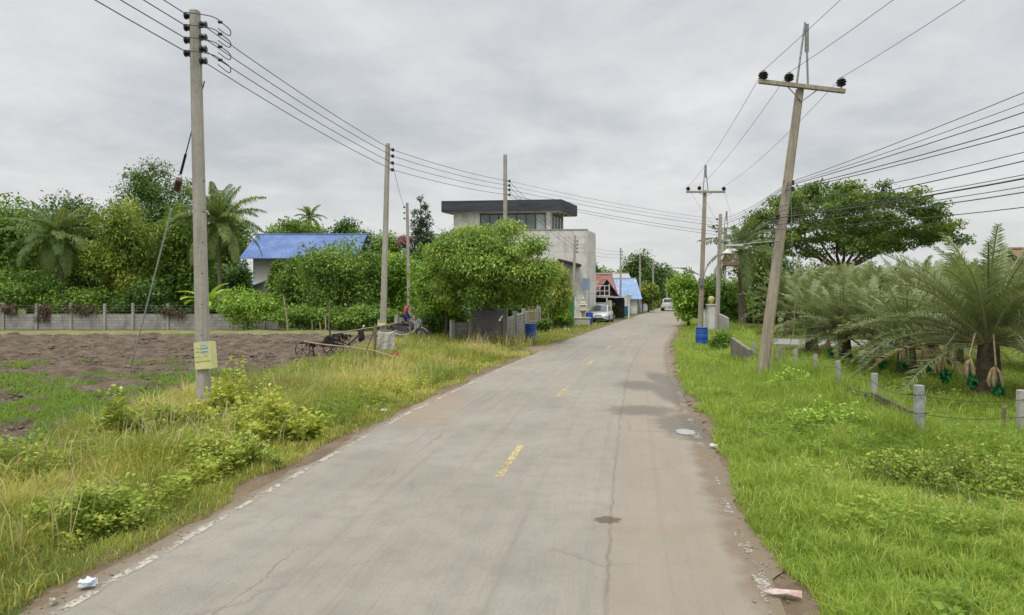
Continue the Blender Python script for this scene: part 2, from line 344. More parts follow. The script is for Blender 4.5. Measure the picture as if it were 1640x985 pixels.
def field_mat():
    m = bpy.data.materials.new('ploughed_soil'); m.use_nodes = True; nt = m.node_tree; b = nt.nodes['Principled BSDF']
    oc = mk(nt, 'ShaderNodeTexCoord').outputs['Object']
    c = mixc(nt, sstep(nt, noise(nt, oc, 1.4, 6.0, .65), .36, .62), (.175, .135, .10), (.095, .07, .05))
    c = mixc(nt, ma(nt, 'MULTIPLY', sstep(nt, noise(nt, oc, 5, 6.0, .7), .52, .7), .7), c, (.24, .20, .155))
    # young weeds: a real patchy colour that thickens towards the verge
    s = mk(nt, 'ShaderNodeSeparateXYZ', {0: oc})
    near = sstep(nt, s.outputs[1], 27, 13)
    g = sstep(nt, ma(nt, 'ADD', noise(nt, oc, .8, 6.0, .68), ma(nt, 'MULTIPLY', near, .10)), .60, .68)
    c = mixc(nt, ma(nt, 'MULTIPLY', g, .8), c, (.08, .13, .028))
    nt.links.new(c, b.inputs['Base Color']); b.inputs['Roughness'].default_value = 1; b.inputs['Specular IOR Level'].default_value = .1
    bp = mk(nt, 'ShaderNodeBump', {'Height': noise(nt, oc, 9, 6.0, .75), 'Strength': 1.0, 'Distance': .08}); nt.links.new(bp.outputs[0], b.inputs['Normal'])
    return m
o = npmesh('ploughed_field', V, np.stack([i, i+1, i+c_+1, i+c_], 1), field_mat(), smooth=True); o['kind'] = 'structure'
# dry earth bund along the far side of the field
bx = np.linspace(-75, -5, 160); prof = [(-.5, -.05), (0, .16), (1.4, .2), (2.4, -.04)]
V = np.array([(x, 39.6+p+.25*(vnoise(x, 0, 2, 5)-.5), q*(1+.4*(vnoise(x, 3, 1.3, 6)-.5))) for x in bx for p, q in prof]); n_ = 4
i = (np.arange(159)[:, None]*n_+np.arange(3)[None]).ravel()
o = npmesh('earth_bank', V, np.stack([i, i+n_, i+n_+1, i+1], 1), mat('dry_bank', (.22, .20, .09), (.14, .15, .05), 1.5, .95, .6), smooth=True); o['kind'] = 'structure'
# concrete drive between the palms at the right
q = [G(1180, 549), G(1460, 556), G(1460, 545.5), G(1180, 541)]
o = MB().add([(x, y, -.02) for x, y in q], [(0, 1, 2, 3)]).build('driveway', mat('drive_concrete', (.27, .265, .25), (.21, .20, .19), 2, .85, .2)); o['kind'] = 'structure'

# ---------------------------------------------------------------- grass blades (stuff)
def blades(name, P, h, wd, lean, tint, m):
    """P (n,2) feet, h heights, wd widths, lean 0..1; three-joint blades"""
    n = len(P); a = RNG.uniform(0, 2*np.pi, n); d = np.stack([np.cos(a), np.sin(a), 0*a], 1)
    b = a+np.pi/2+RNG.normal(0, .5, n); sd = np.stack([np.cos(b), np.sin(b), 0*b], 1)*(wd/2)[:, None]
    B = np.concatenate([P, np.full((n, 1), -.02)], 1); L = (lean*h)[:, None]
    up = np.array([0, 0, 1.])
    Mi = B+up*(h*.55)[:, None]+d*L*.3; Ti = B+up*(h*(1-.35*lean))[:, None]+d*L
    V = np.stack([B-sd, B+sd, Mi+sd*.85, Mi-sd*.85, Ti], 1).reshape(-1, 3)
    k = np.arange(n)*5
    return npmesh(name, V, [np.stack([k, k+1, k+2, k+3], 1), np.stack([k+3, k+2, k+4], 1)], m, tint=np.repeat(tint, 5))
def scatter(n, x0, x1, y0, y1): return np.stack([RNG.uniform(x0, x1, n), RNG.uniform(y0, y1, n)], 1)
def tufted(P, n_each, r):
    Q = np.repeat(P, n_each, 0)+RNG.normal(0, r, (len(P)*n_each, 2)); return Q
def inview(P, mg=1.2): return (P[:, 1] > 3.6) & (np.abs(P[:, 0]) < P[:, 1]*.79+mg)
M_gr = leafmat('verge_grass_blades', (.09, .165, .022), (.235, .36, .042), (.48, .53, .14), .35)
M_gl = leafmat('left_verge_blades', (.105, .17, .024), (.32, .375, .058), (.66, .55, .24), .35)
M_lawn = leafmat('lawn_blades', (.10, .17, .02), (.21, .33, .035), (.38, .43, .09), .4)
M_wd = leafmat('field_weeds', (.08, .15, .02), (.16, .28, .035), (.28, .37, .07), .4)
FX = np.array([(4, 7.2), (10.9, 6.65), (13.6, 7.4), (15.6, 7.7), (18.7, 8.5), (22.5, 8.9), (36, 12.4), (60, 20)])
def fence_x(y): return np.interp(y, FX[:, 0], FX[:, 1])
def rverge(dens_near):
    out = []
    for y0, y1, dn, sc in ((3.6, 7.5, 2600, .8), (7.5, 12, 1700, .9), (12, 20, 800, 1.1), (20, 34, 260, 1.6), (34, 60, 60, 2.6)):
        wmax = 12; P = scatter(int(dn*wmax*(y1-y0)), 0, wmax, y0, y1); P[:, 0] += XR(P[:, 1])+.1
        e = P[:, 0]-XR(P[:, 1])
        lim = np.where(P[:, 1] < 11, 14, fence_x(P[:, 1])-XR(P[:, 1])+.5)
        keep = inview(P) & (e > -.06+.40*vnoise(P[:, 0], P[:, 1], .9, 3)+.22*np.exp(-((P[:, 1]-13)/3.)**2)) & (e < lim)
        out.append((P[keep], sc))
    return out
def grass_fields(P):
    return vnoise(P[:, 0], P[:, 1], 1.4, 31), vnoise(P[:, 0], P[:, 1], .45, 32), vnoise(P[:, 0], P[:, 1], 4.5, 33)
Ps, hs, ws, ls, ts = [], [], [], [], []
for P, s_ in rverge(1):
    a, b, c = grass_fields(P); e = P[:, 0]-XR(P[:, 1]); n = len(P)
    mow = np.exp(-((P[:, 1]-(8.5-.16*(P[:, 0]-4)))/.75)**2)*np.clip((P[:, 0]-3.6)/1.5, 0, 1)     # the trampled, drier track through the grass
    tall = np.clip((P[:, 1]-9.2)/1.5, 0, 1)*np.clip((e-1.6)/2, 0, 1)
    tf = vnoise(P[:, 0], P[:, 1], .17, 77)**1.5; sp = vnoise(P[:, 0], P[:, 1], .6, 78)
    h = (.05+.10*b+.10*a+.16*tf+tall*(.10+.25*a+.18*tf)+.12*np.exp(-((P[:, 0]-fence_x(P[:, 1])+.35)/.7)**2)*(P[:, 1] > 9.5)*(.5+tf))*(1-.6*mow)*np.clip(.45+e*.8, .4, 1)*RNG.uniform(.55, 1.25, n)
    t = np.clip(.10+.45*c+.17*RNG.normal(0, 1, n)+.3*mow+.2*a-.1*tall+.25*(sp-.5)+.12*tf, 0, 1)
    dp = np.clip((vnoise(P[:, 0], P[:, 1], 1.1, 45)-.55)*2.5, 0, 1); dry = RNG.random(n) < (.04+.34*mow+.3*dp); t = np.where(dry, RNG.uniform(.85, 1, n), np.minimum(t, .78))
    Ps.append(P); hs.append(h); ws.append(RNG.uniform(.006, .013, n)*s_*1.1); ls.append(RNG.uniform(.25, 1.0, n)); ts.append(t)
o = blades('verge_grass', np.concatenate(Ps), np.concatenate(hs), np.concatenate(ws), np.concatenate(ls), np.concatenate(ts), M_gr)
tag(o, 'bright green grass on the right verge between road and fence', 'grass', kind='stuff')
# left verge: rank, yellower, knee high
Ps, hs, ws, ls, ts = [], [], [], [], []
for y0, y1, dn, s_ in ((3.6, 8, 1400, .8), (8, 12, 1200, .9), (12, 18, 700, 1.2), (18, 28, 320, 1.7), (28, 40, 110, 2.3), (40, 56, 22, 3.6)):
    P = scatter(int(dn*9*(y1-y0)), -9, 0, y0, y1); P[:, 0] += XL(P[:, 1])-.1
    e = XL(P[:, 1])-P[:, 0]; a, b, c = grass_fields(P); n = len(P)
    keep = inview(P) & (e > .08+.5*vnoise(P[:, 0], P[:, 1], 1.1, 13)) & ((P[:, 0] > field_edge(P[:, 1])-.8*b) | (P[:, 1] > 39.5))
    # the trodden side entrance stays bare
    keep &= ~((np.abs(P[:, 1]-30.3) < 1.1) & (P[:, 0] > -5.2))
    P, e, a, b, c = P[keep], e[keep], a[keep], b[keep], c[keep]; n = len(P)
    rank = np.clip((e-.9)/1.3, 0, 1)*np.clip((39-P[:, 1])/5, .25, 1)
    tf = vnoise(P[:, 0], P[:, 1], .2, 87)**1.5; sp = vnoise(P[:, 0], P[:, 1], .75, 88)
    h = (.05+.08*b+.08*tf+rank*(.06+.28*a+.14*b+.20*tf))*RNG.uniform(.5, 1.25, n)
    dryp = np.clip((vnoise(P[:, 0], P[:, 1], 1.9, 41)-.45)*3, 0, 1)
    t = np.clip(.02+.42*dryp+.15*RNG.normal(0, 1, n)+.25*c+.6*(sp-.5)+.1*tf, 0, .85)
    t = np.where(RNG.random(n) < .06+.22*dryp, RNG.uniform(.8, 1, n), t)
    Ps.append(P); hs.append(h); ws.append(RNG.uniform(.006, .014, n)*s_*1.1); ls.append(RNG.uniform(.25, 1.1, n)); ts.append(t)
o = blades('verge_grass', np.concatenate(Ps), np.concatenate(hs), np.concatenate(ws), np.concatenate(ls), np.concatenate(ts), M_gl)
tag(o, 'rank yellowing grass on the left verge between road and ploughed field', 'grass', kind='stuff')
# lawn under the date palms
Ps, hs, ws, ls, ts = [], [], [], [], []
for y0, y1, dn, s_ in ((10.9, 16, 520, 1.2), (16, 24, 230, 1.8), (24, 36, 80, 2.6), (36, 52, 26, 4)):
    P = scatter(int(dn*22*(y1-y0)), 0, 22, y0, y1); P[:, 0] += fence_x(P[:, 1])+.3
    P = P[inview(P)]; dv = (P[:, 1] > 29.8) & (P[:, 1] < 37.8); P = P[~dv | (RNG.random(len(P)) < .0)]; a, b, c = grass_fields(P); n = len(P)
    Ps.append(P); hs.append((.05+.07*a+.05*b)*RNG.uniform(.6, 1.4, n)); ws.append(RNG.uniform(.007, .014, n)*s_); ls.append(RNG.uniform(.3, 1, n))
    ts.append(np.clip(.25+.4*c+.2*RNG.normal(0, 1, n), 0, 1))
o = blades('lawn_grass', np.concatenate(Ps), np.concatenate(hs), np.concatenate(ws), np.concatenate(ls), np.concatenate(ts), M_lawn)
tag(o, 'short mown lawn under the date palms', 'grass', kind='stuff')
# young weeds coming up through the ploughed soil
Ps = []
for y0, y1, dn in ((9, 16, 110), (16, 24, 45), (24, 39, 14)):
    P = scatter(int(dn*30*(y1-y0)), -30, 0, y0, y1); P = P[inview(P)]
    P = P[P[:, 0] < field_edge(P[:, 1])+.6]
    den = vnoise(P[:, 0], P[:, 1], 1.3, 51)*.7+vnoise(P[:, 0], P[:, 1], 3.7, 52)*.5+np.clip((24-P[:, 1])/24, -.2, .25)+.35*np.exp((P[:, 0]-field_edge(P[:, 1]))/1.5)
    Ps.append(tufted(P[den > .80], 7, .07))
P = np.concatenate(Ps); n = len(P)
o = blades('field_weeds', P, RNG.uniform(.1, .27, n), RNG.uniform(.012, .026, n)*(P[:, 1]/13)**.7, RNG.uniform(.3, 1, n), RNG.random(n)*.9, M_wd)
tag(o, 'patchy young green weeds sprouting in the ploughed field', 'weeds', kind='stuff')
# pebbles and crumbs along both road edges
n = 1500; yv = 3.8+RNG.random(n)**1.8*26; side = RNG.random(n) < .55
xv = np.where(side, XR(yv)+RNG.normal(.22, .22, n), XL(yv)-np.abs(RNG.normal(.2, .22, n)))
rv = RNG.uniform(.005, .017, n); oct_ = np.array([(1, 0, 0), (-1, 0, 0), (0, 1, 0), (0, -1, 0), (0, 0, .7), (0, 0, -.5)])
V = (oct_[None]*RNG.uniform(.6, 1.3, (n, 6, 1))*rv[:, None, None]+np.stack([xv, yv, 0*xv+.004], 1)[:, None]).reshape(-1, 3)
fo = np.array([(0, 2, 4), (2, 1, 4), (1, 3, 4), (3, 0, 4), (2, 0, 5), (1, 2, 5), (3, 1, 5), (0, 3, 5)])
o = npmesh('gravel', V, (fo[None]+np.arange(n)[:, None, None]*6).reshape(-1, 3), mat('pebble', (.32, .27, .21), (.18, .15, .12), 30, .9, 0))
tag(o, 'loose grit and pebbles along the road edges', 'gravel', kind='stuff')
# clods thrown up by the plough
Pc = []
for y0, y1, dn, s_ in ((9, 16, 26, .8), (16, 26, 16, 1.0), (26, 39, 8, 1.3)):
    P = scatter(int(dn*36*(y1-y0)), -36, 0, y0, y1); P = P[inview(P)]; P = P[P[:, 0] < field_edge(P[:, 1])-.1]; Pc.append(np.concatenate([P, np.full((len(P), 1), s_)], 1))
P = np.concatenate(Pc); n = len(P); rv = RNG.uniform(.03, .10, n)*P[:, 2]
V = (oct_[None]*RNG.uniform(.5, 1.5, (n, 6, 1))*rv[:, None, None]*np.array([1.3, 1.3, .8])+np.stack([P[:, 0], P[:, 1], 0*rv+.03], 1)[:, None]).reshape(-1, 3)
o = npmesh('soil_clods', V, (fo[None]+np.arange(n)[:, None, None]*6).reshape(-1, 3), mat('clod', (.18, .14, .105), (.09, .065, .05), 3, 1, .6))
tag(o, 'rough brown clods scattered over the ploughed field', 'soil', kind='stuff')
# broad-leaved weeds and tall dry stalks mixed through both verges
def sprigs(name, P, h, nl, lf, tint, m):
    k = np.repeat(np.arange(len(P)), nl); n = len(k); f = RNG.random(n); a = RNG.uniform(0, 6.283, n); d = np.stack([np.cos(a), np.sin(a), 0*a], 1)
    C = np.stack([P[k, 0], P[k, 1], h[k]*f], 1)+d*(h[k]*.28*(1-f*.5))[:, None]*RNG.random((n, 1)); ax = nrm(d+np.array([0, 0, .25])+RNG.normal(size=(n, 3))*.3)
    L = (lf[k]*RNG.uniform(.6, 1.3, n))[:, None]; nn = nrm(np.array([0, 0, 1.])+RNG.normal(size=(n, 3))*.4); sd = nrm(np.cross(ax, nn))*L*.27
    V = np.stack([C, C+ax*L*.45+sd, C+ax*L-nn*L*.12, C+ax*L*.45-sd], 1).reshape(-1, 3); q = np.arange(n)*4
    return npmesh(name, V, np.stack([q, q+1, q+2, q+3], 1), m, tint=np.repeat(np.clip(tint[k]+.15*RNG.normal(size=n), 0, 1), 4))
M_spr = leafmat('broad_weed_leaves', (.07, .15, .02), (.21, .33, .04), (.48, .50, .10), .35)
P = scatter(15000, -10, 0, 4.5, 34); P[:, 0] += XL(P[:, 1]); P = P[inview(P)]; e = XL(P[:, 1])-P[:, 0]
pt = vnoise(P[:, 0], P[:, 1], 1.2, 61); P = P[(pt > .36) & (e > .8) & (P[:, 0] > field_edge(P[:, 1])-.5) & (RNG.random(len(P)) < 9/P[:, 1])]; n = len(P); pt = vnoise(P[:, 0], P[:, 1], 1.2, 61)
o = sprigs('verge_weeds', P, (.12+.7*np.maximum(pt-.4, 0))*RNG.uniform(.6, 1.2, n), 22, RNG.uniform(.045, .085, n), vnoise(P[:, 0], P[:, 1], 1.9, 62)*1.1-.05, M_spr); tag(o, 'broad-leaved weeds mixed through the left verge', 'weeds', kind='stuff')
P = scatter(12000, 0, 10, 4.5, 30); P[:, 0] += XR(P[:, 1]); P = P[inview(P)]; e = P[:, 0]-XR(P[:, 1]); dfe = np.abs(P[:, 0]-fence_x(P[:, 1]))
pt = vnoise(P[:, 0], P[:, 1], 1.0, 63)+.35*np.exp(-(dfe/1.0)**2)*(P[:, 1] > 9); k = (pt > np.where(P[:, 1] > 8.6, .60, .74)) & (e > .9) & (RNG.random(len(P)) < 9/P[:, 1]); P = P[k]; pt = pt[k]; n = len(P)
o = sprigs('verge_weeds', P, (.12+.55*(pt-.5))*RNG.uniform(.6, 1.2, n), 22, RNG.uniform(.04, .075, n), .1+vnoise(P[:, 0], P[:, 1], 1.9, 64)*.6, M_spr); tag(o, 'broad-leaved weeds mixed through the right verge along the fence', 'weeds', kind='stuff')
P = scatter(9000, -9, 0, 5.5, 34); P[:, 0] += XL(P[:, 1]); P = P[inview(P)]; e = XL(P[:, 1])-P[:, 0]; k = (e > 1.0) & (P[:, 0] > field_edge(P[:, 1])) & (vnoise(P[:, 0], P[:, 1], 1.5, 65) > .5) & (RNG.random(len(P)) < 12/P[:, 1]); P = P[k]; n = len(P)
o = blades('dry_stalks', P, RNG.uniform(.45, .95, n), RNG.uniform(.005, .010, n)*(1+P[:, 1]/14), RNG.uniform(.1, .6, n), RNG.uniform(.3, 1, n), leafmat('straw', (.32, .27, .12), (.42, .36, .18), (.5, .44, .26), .25)); tag(o, 'tall straw-coloured grass stalks in the left verge', 'grass', kind='stuff')
P = scatter(5200, 0, 9, 4, 30); P[:, 0] += XR(P[:, 1]); P = P[inview(P)]; e = P[:, 0]-XR(P[:, 1]); k = (e > .7) & (P[:, 0] < fence_x(P[:, 1])+2) & (vnoise(P[:, 0], P[:, 1], 1.3, 67) > .52) & (RNG.random(len(P)) < 9/P[:, 1]); P = P[k]; n = len(P)
o = blades('dry_stalks', P, RNG.uniform(.2, .5, n), RNG.uniform(.004, .008, n)*(1+P[:, 1]/14), RNG.uniform(.2, .8, n), RNG.uniform(0, 1, n), leafmat('seed_stalk', (.16, .22, .05), (.30, .32, .10), (.46, .42, .2), .25)); tag(o, 'thin pale seed stalks standing in the right verge grass', 'grass', kind='stuff')
# ---------------------------------------------------------------- foliage builders
def leafcloud(name, blobs, n, ln, m, parent=None, wr=.45, droop=.3, shell=.55, upn=.8, fold=.0, seed=0):
    """leaf-sized four-cornered faces spread through a set of lumps (cx,cy,cz,rx,ry,rz)"""
    rg = np.random.default_rng(seed+11); Bl = np.array(blobs, float)
    wt = (Bl[:, 3]*Bl[:, 4]+Bl[:, 3]*Bl[:, 5]); k = rg.choice(len(Bl), n, p=wt/wt.sum())
    d = nrm(rg.normal(size=(n, 3))); r = rg.random(n)**(1-shell)
    r *= 1+.22*np.minimum(np.abs(rg.normal(size=n)), 1.3)*(rg.random(n) < .2)
    C = Bl[k, :3]+d*r[:, None]*Bl[k, 3:6]; C[:, 2] = np.maximum(C[:, 2], .03)
    ax = nrm(d*.6+rg.normal(size=(n, 3))*.7+np.array([0, 0, -droop])*1.6)            # leaf's long direction
    nn = nrm(np.array([0, 0, upn])+d*.8+rg.normal(size=(n, 3))*.4); sd = nrm(np.cross(ax, nn))
    L = (ln*rg.uniform(.6, 1.35, n))[:, None]; w_ = L*wr/2
    tip = C+ax*L; mid = C+ax*L*.45+nn*L*.06
    V = np.stack([C, mid+sd*w_, tip-nn*L*.1, mid-sd*w_], 1).reshape(-1, 3)
    q = np.arange(n)*4; F = np.stack([q, q+1, q+2, q+3], 1)
    cl = rg.random(len(Bl)); t = np.clip(.42+.55*(cl[k]-.5)+.20*rg.normal(size=n), 0, 1)
    return npmesh(name, V, F, m, parent, np.repeat(t, 4))
def lumps(c, Rr, n, rl=(.26, .42), seed=0, low=-.75, flat=.8, core=3):
    rg = np.random.default_rng(seed); out = []
    for i in range(n):
        while True:
            d = rg.normal(size=3); d /= np.linalg.norm(d)
            if d[2] > low: break
        r = rg.uniform(*rl); f = rg.uniform(.62, .92)*(1-.25*r)
        out.append((c[0]+d[0]*Rr[0]*f, c[1]+d[1]*Rr[1]*f, c[2]+d[2]*Rr[2]*f, Rr[0]*r, Rr[1]*r, Rr[2]*r*flat))
    for i in range(core):
        d = rg.normal(size=3)*.22; out.append((c[0]+d[0]*Rr[0], c[1]+d[1]*Rr[1], c[2]+d[2]*Rr[2], Rr[0]*.5, Rr[1]*.5, Rr[2]*.5))
    return out
M_bark = mat('bark', (.17, .13, .10), (.10, .075, .055), 5, .95, .8, streak=(3, 3, .6))
M_barkl = mat('pale_bark', (.27, .225, .17), (.17, .14, .10), 5, .95, .8, streak=(2, 2, 3))
LM = {
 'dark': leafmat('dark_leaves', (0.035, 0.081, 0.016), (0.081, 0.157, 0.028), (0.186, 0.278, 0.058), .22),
 'mid': leafmat('mid_leaves', (0.058, 0.128, 0.019), (0.139, 0.244, 0.035), (0.290, 0.394, 0.070), .22),
 'mango': leafmat('mango_leaves', (0.058, 0.116, 0.019), (0.209, 0.290, 0.041), (0.487, 0.522, 0.104), .22),
 'fresh': leafmat('fresh_leaves', (0.081, 0.162, 0.023), (0.232, 0.394, 0.046), (0.510, 0.650, 0.116), .22),
 'street': leafmat('street_tree_leaves', (.06, .125, .018), (.18, .29, .04), (.46, .56, .13), .22),
 'blue': leafmat('bluish_needles', (.025, .05, .028), (.05, .085, .045), (.09, .13, .07), .15),
 'rain': leafmat('rain_tree_leaves', (.03, .07, .012), (.09, .165, .022), (.25, .33, .055), .22),
 'yellow': leafmat('yellow_weed_leaves', (.15, .2, .025), (.34, .40, .05), (.56, .56, .12), .35),
 'palm': leafmat('coconut_fronds', (.05, .095, .024), (.11, .175, .045), (.26, .30, .10), .3),
 'date': leafmat('date_fronds', (.075, .115, .05), (.18, .23, .09), (.34, .38, .19), .25, .5, (.42, .33, .19)),
 'pink': leafmat('pink_blossom', (.15, .07, .08), (.3, .13, .16), (.45, .25, .26), .3),
 'brown': leafmat('dry_vine', (.07, .045, .03), (.14, .095, .065), (.22, .16, .11), .1),
}
def tree(name, label, lm, pxc, ptop, pw, pbot, Y, n=7000, leaf=.25, nl=22, group=None, kind='tree', trunk=.16, seed=0, flat=.8, dpt=.8, wr=.6, droop=.2, rl=(.26, .42), tx=None, shell=.55, low=-.75, core=3, bark=None, up=.8):
    """crown filling the photo box pxc±pw/2, ptop..pbot at distance Y, on a forked trunk"""
    t = W(pxc, ptop, Y); bt = W(pxc, pbot, Y); rx = pw/2/FPX*Y; rz = max((t.z-bt.z)/2, .3)
    base = Vector(((tx if tx is not None else t.x), Y, 0)); cz = (t.z+bt.z)/2
    r = thing(name, label, kind, base, 0, group)
    c = (t.x-base.x, 0, cz); bl = lumps(c, (rx*1.13, rx*dpt*1.1, rz*1.10), nl, rl, seed, low, flat, core); n = int(n*1.45)
    g = MB(); hs = max(cz-rz*.45, .25)
    tr = [(0, 0, -.1), (c[0]*.15+.1, .05, hs*.4), (c[0]*.6, 0, hs), (c[0], 0, cz)]
    g.tube(tr, [trunk*1.25, trunk, trunk*.75, trunk*.35], 9)
    rg = random.Random(seed)
    for b in rg.sample(bl, min(9, len(bl))):
        s_ = Vector(tr[2]).lerp(Vector(tr[1]), rg.random()*.4); e_ = Vector(b[:3]); m_ = s_.lerp(e_, .5)+Vector((rg.uniform(-.1, .1)*rx, 0, -.06*rz))
        g.tube([s_, m_, e_], [trunk*.5, trunk*.3, trunk*.1], 6)
    g.build('trunk', bark or M_bark, r, smooth=True)
    leafcloud('crown', bl, n, leaf, LM[lm], r, wr, droop, shell, up, seed=seed)
    return r
def palm(name, label, base, top, nf, fl, lm, trunk_r, m_t=None, seed=0, group=None, el=(-45, 75), leaf=.6, lw=.05, pairs=30, droop=1.0, stiff=False, cat='palm tree', bulge=1.0):
    """pinnate palm: curved trunk, nf fronds of length fl, each a rib with paired leaflets"""
    rg = np.random.default_rng(seed); base = Vector(base); top = Vector(top)
    r = thing(name, label, cat, base, 0, group); h = top-base
    pts = [Vector((h.x*t**1.6, h.y*t, h.z*t)) for t in np.linspace(0, 1, 9)]
    MB().tube([p-Vector((0, 0, .1)) if i == 0 else p for i, p in enumerate(pts)], [trunk_r*(1.35 if i == 0 else 1.0-.25*i/8)*bulge for i in range(9)], 10).build('trunk', m_t or M_barkl, r, smooth=True)
    Vs, Fs, Ts = [], [], []; k0 = 0
    for i in range(nf):
        az = i*2.39996+rg.normal()*.2; u = (i+.5)/nf; e0 = R(el[0]+(el[1]-el[0])*u**.8+rg.normal()*5)
        L = fl*rg.uniform(.82, 1.1)*(.9 if u > .85 else 1); dirh = np.array([math.cos(az), math.sin(az), 0]); side = np.array([-math.sin(az), math.cos(az), 0])
        m_ = 12; ts_ = np.linspace(0, 1, m_); ang = e0-droop*ts_**1.4*(1.1+.5*rg.random())*(.55+.45*math.cos(max(min(e0, 1.4), -.9)))
        st = L/(m_-1); P = [np.array(h)+dirh*.08]
        for a in ang[:-1]: P.append(P[-1]+(dirh*math.cos(a)+np.array([0, 0, 1])*math.sin(a))*st)
        P = np.array(P); T = nrm(np.gradient(P, axis=0)); N = nrm(np.cross(np.repeat(side[None], m_, 0), T)); N = np.where(N[:, 2:3] < 0, -N, N) if e0 < 1.2 else N
        w_ = .035*fl/4*(1-ts_*.8)+.008                                     # the rib
        V = np.concatenate([P-side*w_[:, None], P+side*w_[:, None], P-N*w_[:, None]*1.2]); q = np.arange(m_-1)
        F = np.concatenate([np.stack([q, q+1, q+1+m_, q+m_], 1), np.stack([q, q+2*m_, q+1+2*m_, q+1], 1), np.stack([q+m_, q+1+m_, q+1+2*m_, q+2*m_], 1)])
        Vs.append(V); Fs.append(F+k0); Ts.append(np.full(len(V), .85)); k0 += len(V)
        tl = np.linspace(.12, .99, pairs); tl = np.concatenate([tl, tl]); sg = np.concatenate([np.ones(pairs), -np.ones(pairs)]); n = len(tl)
        B = np.stack([np.interp(tl, ts_, P[:, j]) for j in range(3)], 1); Tt = np.stack([np.interp(tl, ts_, T[:, j]) for j in range(3)], 1); Nn = np.stack([np.interp(tl, ts_, N[:, j]) for j in range(3)], 1)
        ll = leaf*np.sin(np.pi*np.clip(tl*.8+.16, 0, 1))**.6*rg.uniform(.8, 1.1, n)
        sdv = side[None]*sg[:, None]
        if stiff: d1 = nrm(sdv*.8+Tt*.75+Nn*(.35+.25*rg.normal(size=(n, 1)))+rg.normal(size=(n, 3))*.08); d2 = nrm(d1+np.array([0, 0, -.12]))
        else: d1 = nrm(sdv*.9+Tt*.45+Nn*.1+rg.normal(size=(n, 3))*.1); d2 = nrm(d1*.45+np.array([0, 0, -1.])*rg.uniform(.5, 1.1, (n, 1)))
        M1 = B+d1*ll[:, None]*.5; M2 = M1+d2*ll[:, None]*.5; wv = nrm(np.cross(d1, Nn))*(lw/2); 
        V = np.stack([B-wv*.5, B+wv*.5, M1+wv, M1-wv, M2], 1).reshape(-1, 3); q = np.arange(n)*5+k0
        Fs.append(np.stack([q, q+1, q+2, q+3], 1)); Fs.append(np.stack([q+3, q+2, q+4, q+4], 1)); Vs.append(V)
        tt = (.62-.28*u if not stiff else .38+.2*u)+.16*rg.normal()+.1*rg.normal(size=n)
        if stiff: tt = np.clip(tt, .05, .6) if i > 3 else np.full(n, .97)+.03*rg.normal(size=n)
        Ts.append(np.repeat(np.clip(tt, 0, 1), 5)); k0 += len(V)
    F = np.concatenate(Fs); tri = F[:, 2] == F[:, 3]
    npmesh('crown', np.concatenate(Vs), [F[~tri], F[tri][:, :3]], LM[lm], r, np.concatenate(Ts))
    return r

# ---------------------------------------------------------------- common hard materials
def conc_mat(name, a, b, holes=False, warm=None):
    m = mat(name, a, b, 1.6, .9, .35, bscale=30, thr=(.3, .7)); nt = m.node_tree; bs = nt.nodes['Principled BSDF']
    oc = mk(nt, 'ShaderNodeTexCoord').outputs['Object']; src = bs.inputs['Base Color'].links[0].from_socket
    st = sstep(nt, noise(nt, vscale(nt, oc, (9, 9, .5)), 1.0, 6.0, .65), .45, .72)
    c = mixc(nt, ma(nt, 'MULTIPLY', st, .55), src, tuple(x*.5 for x in b))
    if holes:
        s = mk(nt, 'ShaderNodeSeparateXYZ', {0: oc}); fz = ma(nt, 'SUBTRACT', ma(nt, 'FRACT', ma(nt, 'MULTIPLY', s.outputs[2], 1.55)), .5)
        dd = ma(nt, 'SQRT', ma(nt, 'ADD', ma(nt, 'POWER', ma(nt, 'ABSOLUTE', s.outputs[0]), 2.0), ma(nt, 'POWER', ma(nt, 'MULTIPLY', fz, .64), 2.0)))
        c = mixc(nt, ma(nt, 'MULTIPLY', sstep(nt, dd, .017, .012), .9), c, (.03, .028, .025))
    nt.links.new(c, bs.inputs['Base Color']); return m
M_pole = conc_mat('pole_concrete', (.44, .41, .36), (.33, .305, .26), True); M_poleb = conc_mat('brown_pole_concrete', (.39, .345, .27), (.29, .25, .19), True)
M_blk = mat('black_porcelain', (.012, .013, .018), (.02, .02, .025), rough=.25, bump=0, spec=.6)
M_steel = mat('galvanised_steel', (.30, .30, .29), (.2, .2, .19), 12, .5, .1, metal=.6)
M_cable = mat('cable_sheath', (.05, .05, .055), (.08, .08, .085), rough=.6, bump=0)
M_cabg = mat('bare_cable', (.16, .16, .16), (.11, .11, .11), rough=.5, bump=0)
M_wood = mat('weathered_wood', (.25, .21, .16), (.15, .12, .09), 4, .95, .6, streak=(6, 6, .8))
M_bamboo = mat('bamboo', (.42, .36, .23), (.28, .23, .14), 4, .7, .3, streak=(2, 2, 2))
M_cwall = conc_mat('wall_render', (.42, .405, .375), (.31, .295, .265))
M_cream = mat('cream_plaster', (.56, .53, .44), (.45, .42, .33), 1.2, .9, .2)
M_whitep = mat('white_paint', (.72, .71, .68), (.58, .57, .53), 1.5, .8, .1)
M_black = mat('black_plastic', (.02, .02, .022), (.03, .03, .03), rough=.5, bump=.05)
M_rub = mat('rubber', (.022, .022, .022), (.035, .033, .03), 20, .85, .2)
M_glass = mat('dark_glass', (.03, .04, .042), (.045, .055, .055), rough=.06, bump=0, spec=.9)
M_chrome = mat('chrome', (.6, .6, .6), (.5, .5, .5), rough=.2, bump=0, metal=1)
